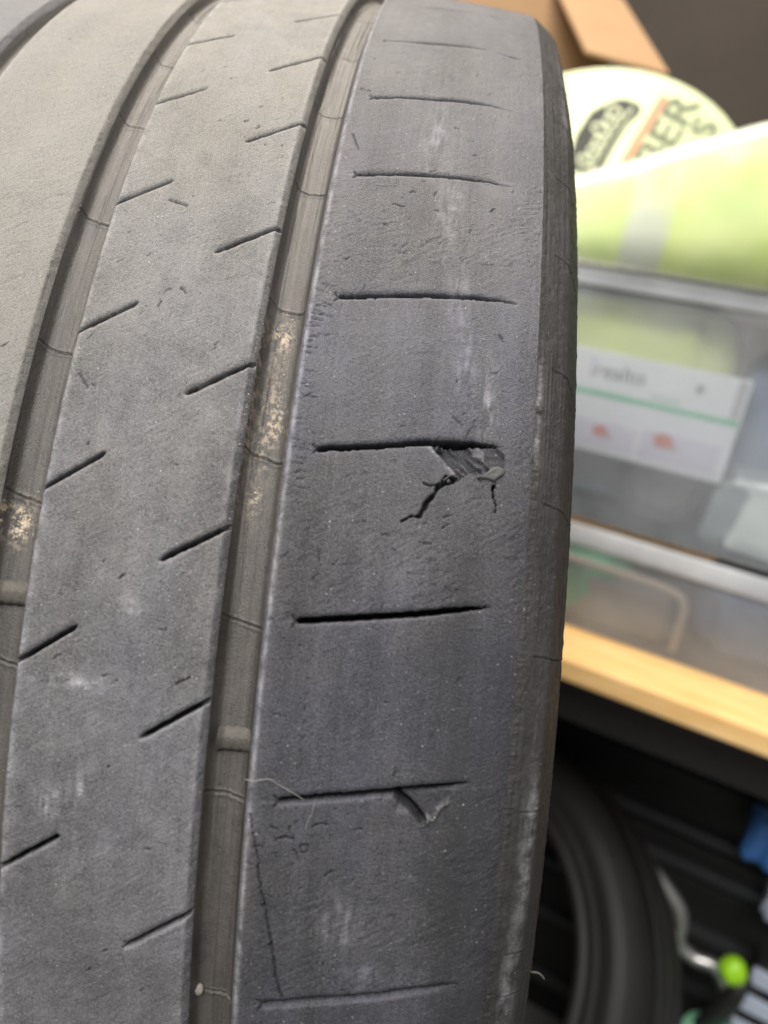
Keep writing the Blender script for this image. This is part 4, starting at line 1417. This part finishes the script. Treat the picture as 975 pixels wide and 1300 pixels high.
# ------------------------------------------------------------------ cardboard box with an open flap
q = N('cardboard')
v0 = q.coord((1, 1, 1))
q.l(q.mix(q.noise(v0, 18, 4), (0.29, 0.175, 0.09), (0.37, 0.23, 0.12)), q.b.inputs['Base Color'])
q.b.inputs['Roughness'].default_value = 0.85
M_CARD = q.m
cb = bench_thing('cardboard_box', -0.328, 0.65, 0.026, 'brown cardboard box with one top flap folded outwards, behind the lime tub', 'cardboard box', rz=0.61)
CH = 0.845
box('side_panel', (-0.30, 0.0, 0), (-0.296, 0.24, CH), M_CARD, cb)
box('side_panel', (0.061, 0.0, 0), (0.065, 0.24, CH), M_CARD, cb)
box('side_panel', (-0.2955, 0.0, 0), (0.0605, 0.004, CH), M_CARD, cb)
box('side_panel', (-0.2955, 0.236, 0), (0.0605, 0.24, CH), M_CARD, cb)
box('bottom_panel', (-0.2955, 0.0045, 0), (0.0605, 0.2355, 0.004), M_CARD, cb)
bm = bmesh.new()
add_box(bm, (-0.065, -0.30, -0.002), (0.062, 0, 0.002), 0, 2, Matrix.Translation((0, -0.001, CH + 0.002)) @ Matrix.Rotation(math.radians(34), 4, 'X'))
bm_obj('flap', bm, M_CARD, cb)

# ------------------------------------------------------------------ odds and ends under the bench
M_BLUE = plain('blue_film', (0.09, 0.30, 0.80), 0.4, 0.5, 0.25, 60)
M_PALE = plain('pale_slat', (0.50, 0.55, 0.66), 0.5, 0.4, 0.08, 40)
M_LIMEK = plain('lime_plastic', (0.36, 0.70, 0.02), 0.35, 0.5, 0.12, 40)
M_MINT = plain('mint_plastic', (0.30, 0.66, 0.42), 0.5, 0.4, 0.1, 40)
q = N('chrome')
q.b.inputs['Base Color'].default_value = (0.78, 0.76, 0.72, 1)
q.b.inputs['Metallic'].default_value = 1.0
q.b.inputs['Roughness'].default_value = 0.42
M_CHROME = q.m
lump('blue_rag', (0.318, 0.342, -0.325), (0.075, 0.05, 0.088), M_BLUE, 33, 'bright blue crumpled rag tucked against the black drawers', 'rag', 0.35)
lump('pale_rag', (0.352, 0.335, -0.395), (0.06, 0.04, 0.05), M_PALE, 34, 'pale grey crumpled rag below the blue one', 'rag', 0.3)
hpts = [(0.143, 0.30, -0.362), (0.165, 0.30, -0.379), (0.194, 0.30, -0.400), (0.220, 0.30, -0.424), (0.230, 0.30, -0.447), (0.232, 0.30, -0.470), (0.241, 0.30, -0.484), (0.262, 0.30, -0.493), (0.300, 0.30, -0.498), (0.34, 0.30, -0.60), (0.34, 0.30, -0.853)]
bm = tube_mesh([bw(*p) for p in spline(hpts, 50)], 0.011, 10)
tag(bm_obj('bent_rod', bm, M_CHROME, None, True), 'bent shiny metal rod rising beside the leaning tyre', 'rod')
# lime-headed mallet on a black shaft
ml = bench_thing('lime_mallet', 0.265, 0.22, -0.853, 'black shafted mallet with a bright lime round head', 'mallet')
bm = bmesh.new()
bmesh.ops.create_uvsphere(bm, u_segments=24, v_segments=16, radius=1.0)
for v_ in bm.verts:
    c_ = v_.co
    k = (1 - 0.15 * max(0, -c_.z)) * (1 + 0.10 * math.sin(4 * c_.x + 2 * c_.z) * math.cos(3 * c_.y))
    v_.co = Vector((c_.x * 0.018 * k + 0.029, c_.y * 0.017 * k, c_.z * 0.020 + 0.436))
bm_obj('head', bm, M_LIMEK, ml, True)
bm_obj('shaft', tube_mesh([(0.045, 0, 0.435), (0.040, 0, 0.40), (0.015, 0, 0.30), (-0.03, 0, 0.1), (-0.05, 0, 0.0)], [0.009, 0.013, 0.014, 0.014, 0.015], 12), M_BLACK, ml, True)
# slatted crate
cr = bench_thing('slatted_crate', 0.46, 0.31, -0.853, 'pale blue-grey slatted crate at the foot of the drawer chest', 'crate')
for k in range(6):
    z = 0.405 - k * 0.047
    box('slat', (-0.13, -0.03, z - 0.026), (0.14, -0.022, z), M_PALE, cr, 0.002)
for sx in (-0.125, 0.115):
    box('post', (sx, -0.0215, 0), (sx + 0.02, 0.03, 0.41), M_BLACK2, cr, 0.002)
box('base', (-0.13, -0.0215, 0.0), (0.14, 0.055, 0.012), M_BLACK2, cr, 0.001)
mi = bench_thing('mint_bin', 0.305, 0.205, -0.853, 'mint green plastic bin below the mallet head', 'bin')
bm = bmesh.new()
bmesh.ops.create_cone(bm, cap_ends=True, cap_tris=False, segments=32, radius1=0.035, radius2=0.045, depth=0.33)
for v_ in bm.verts:
    v_.co.z += 0.165
bm_obj('bin_body', bm, M_MINT, mi, True)
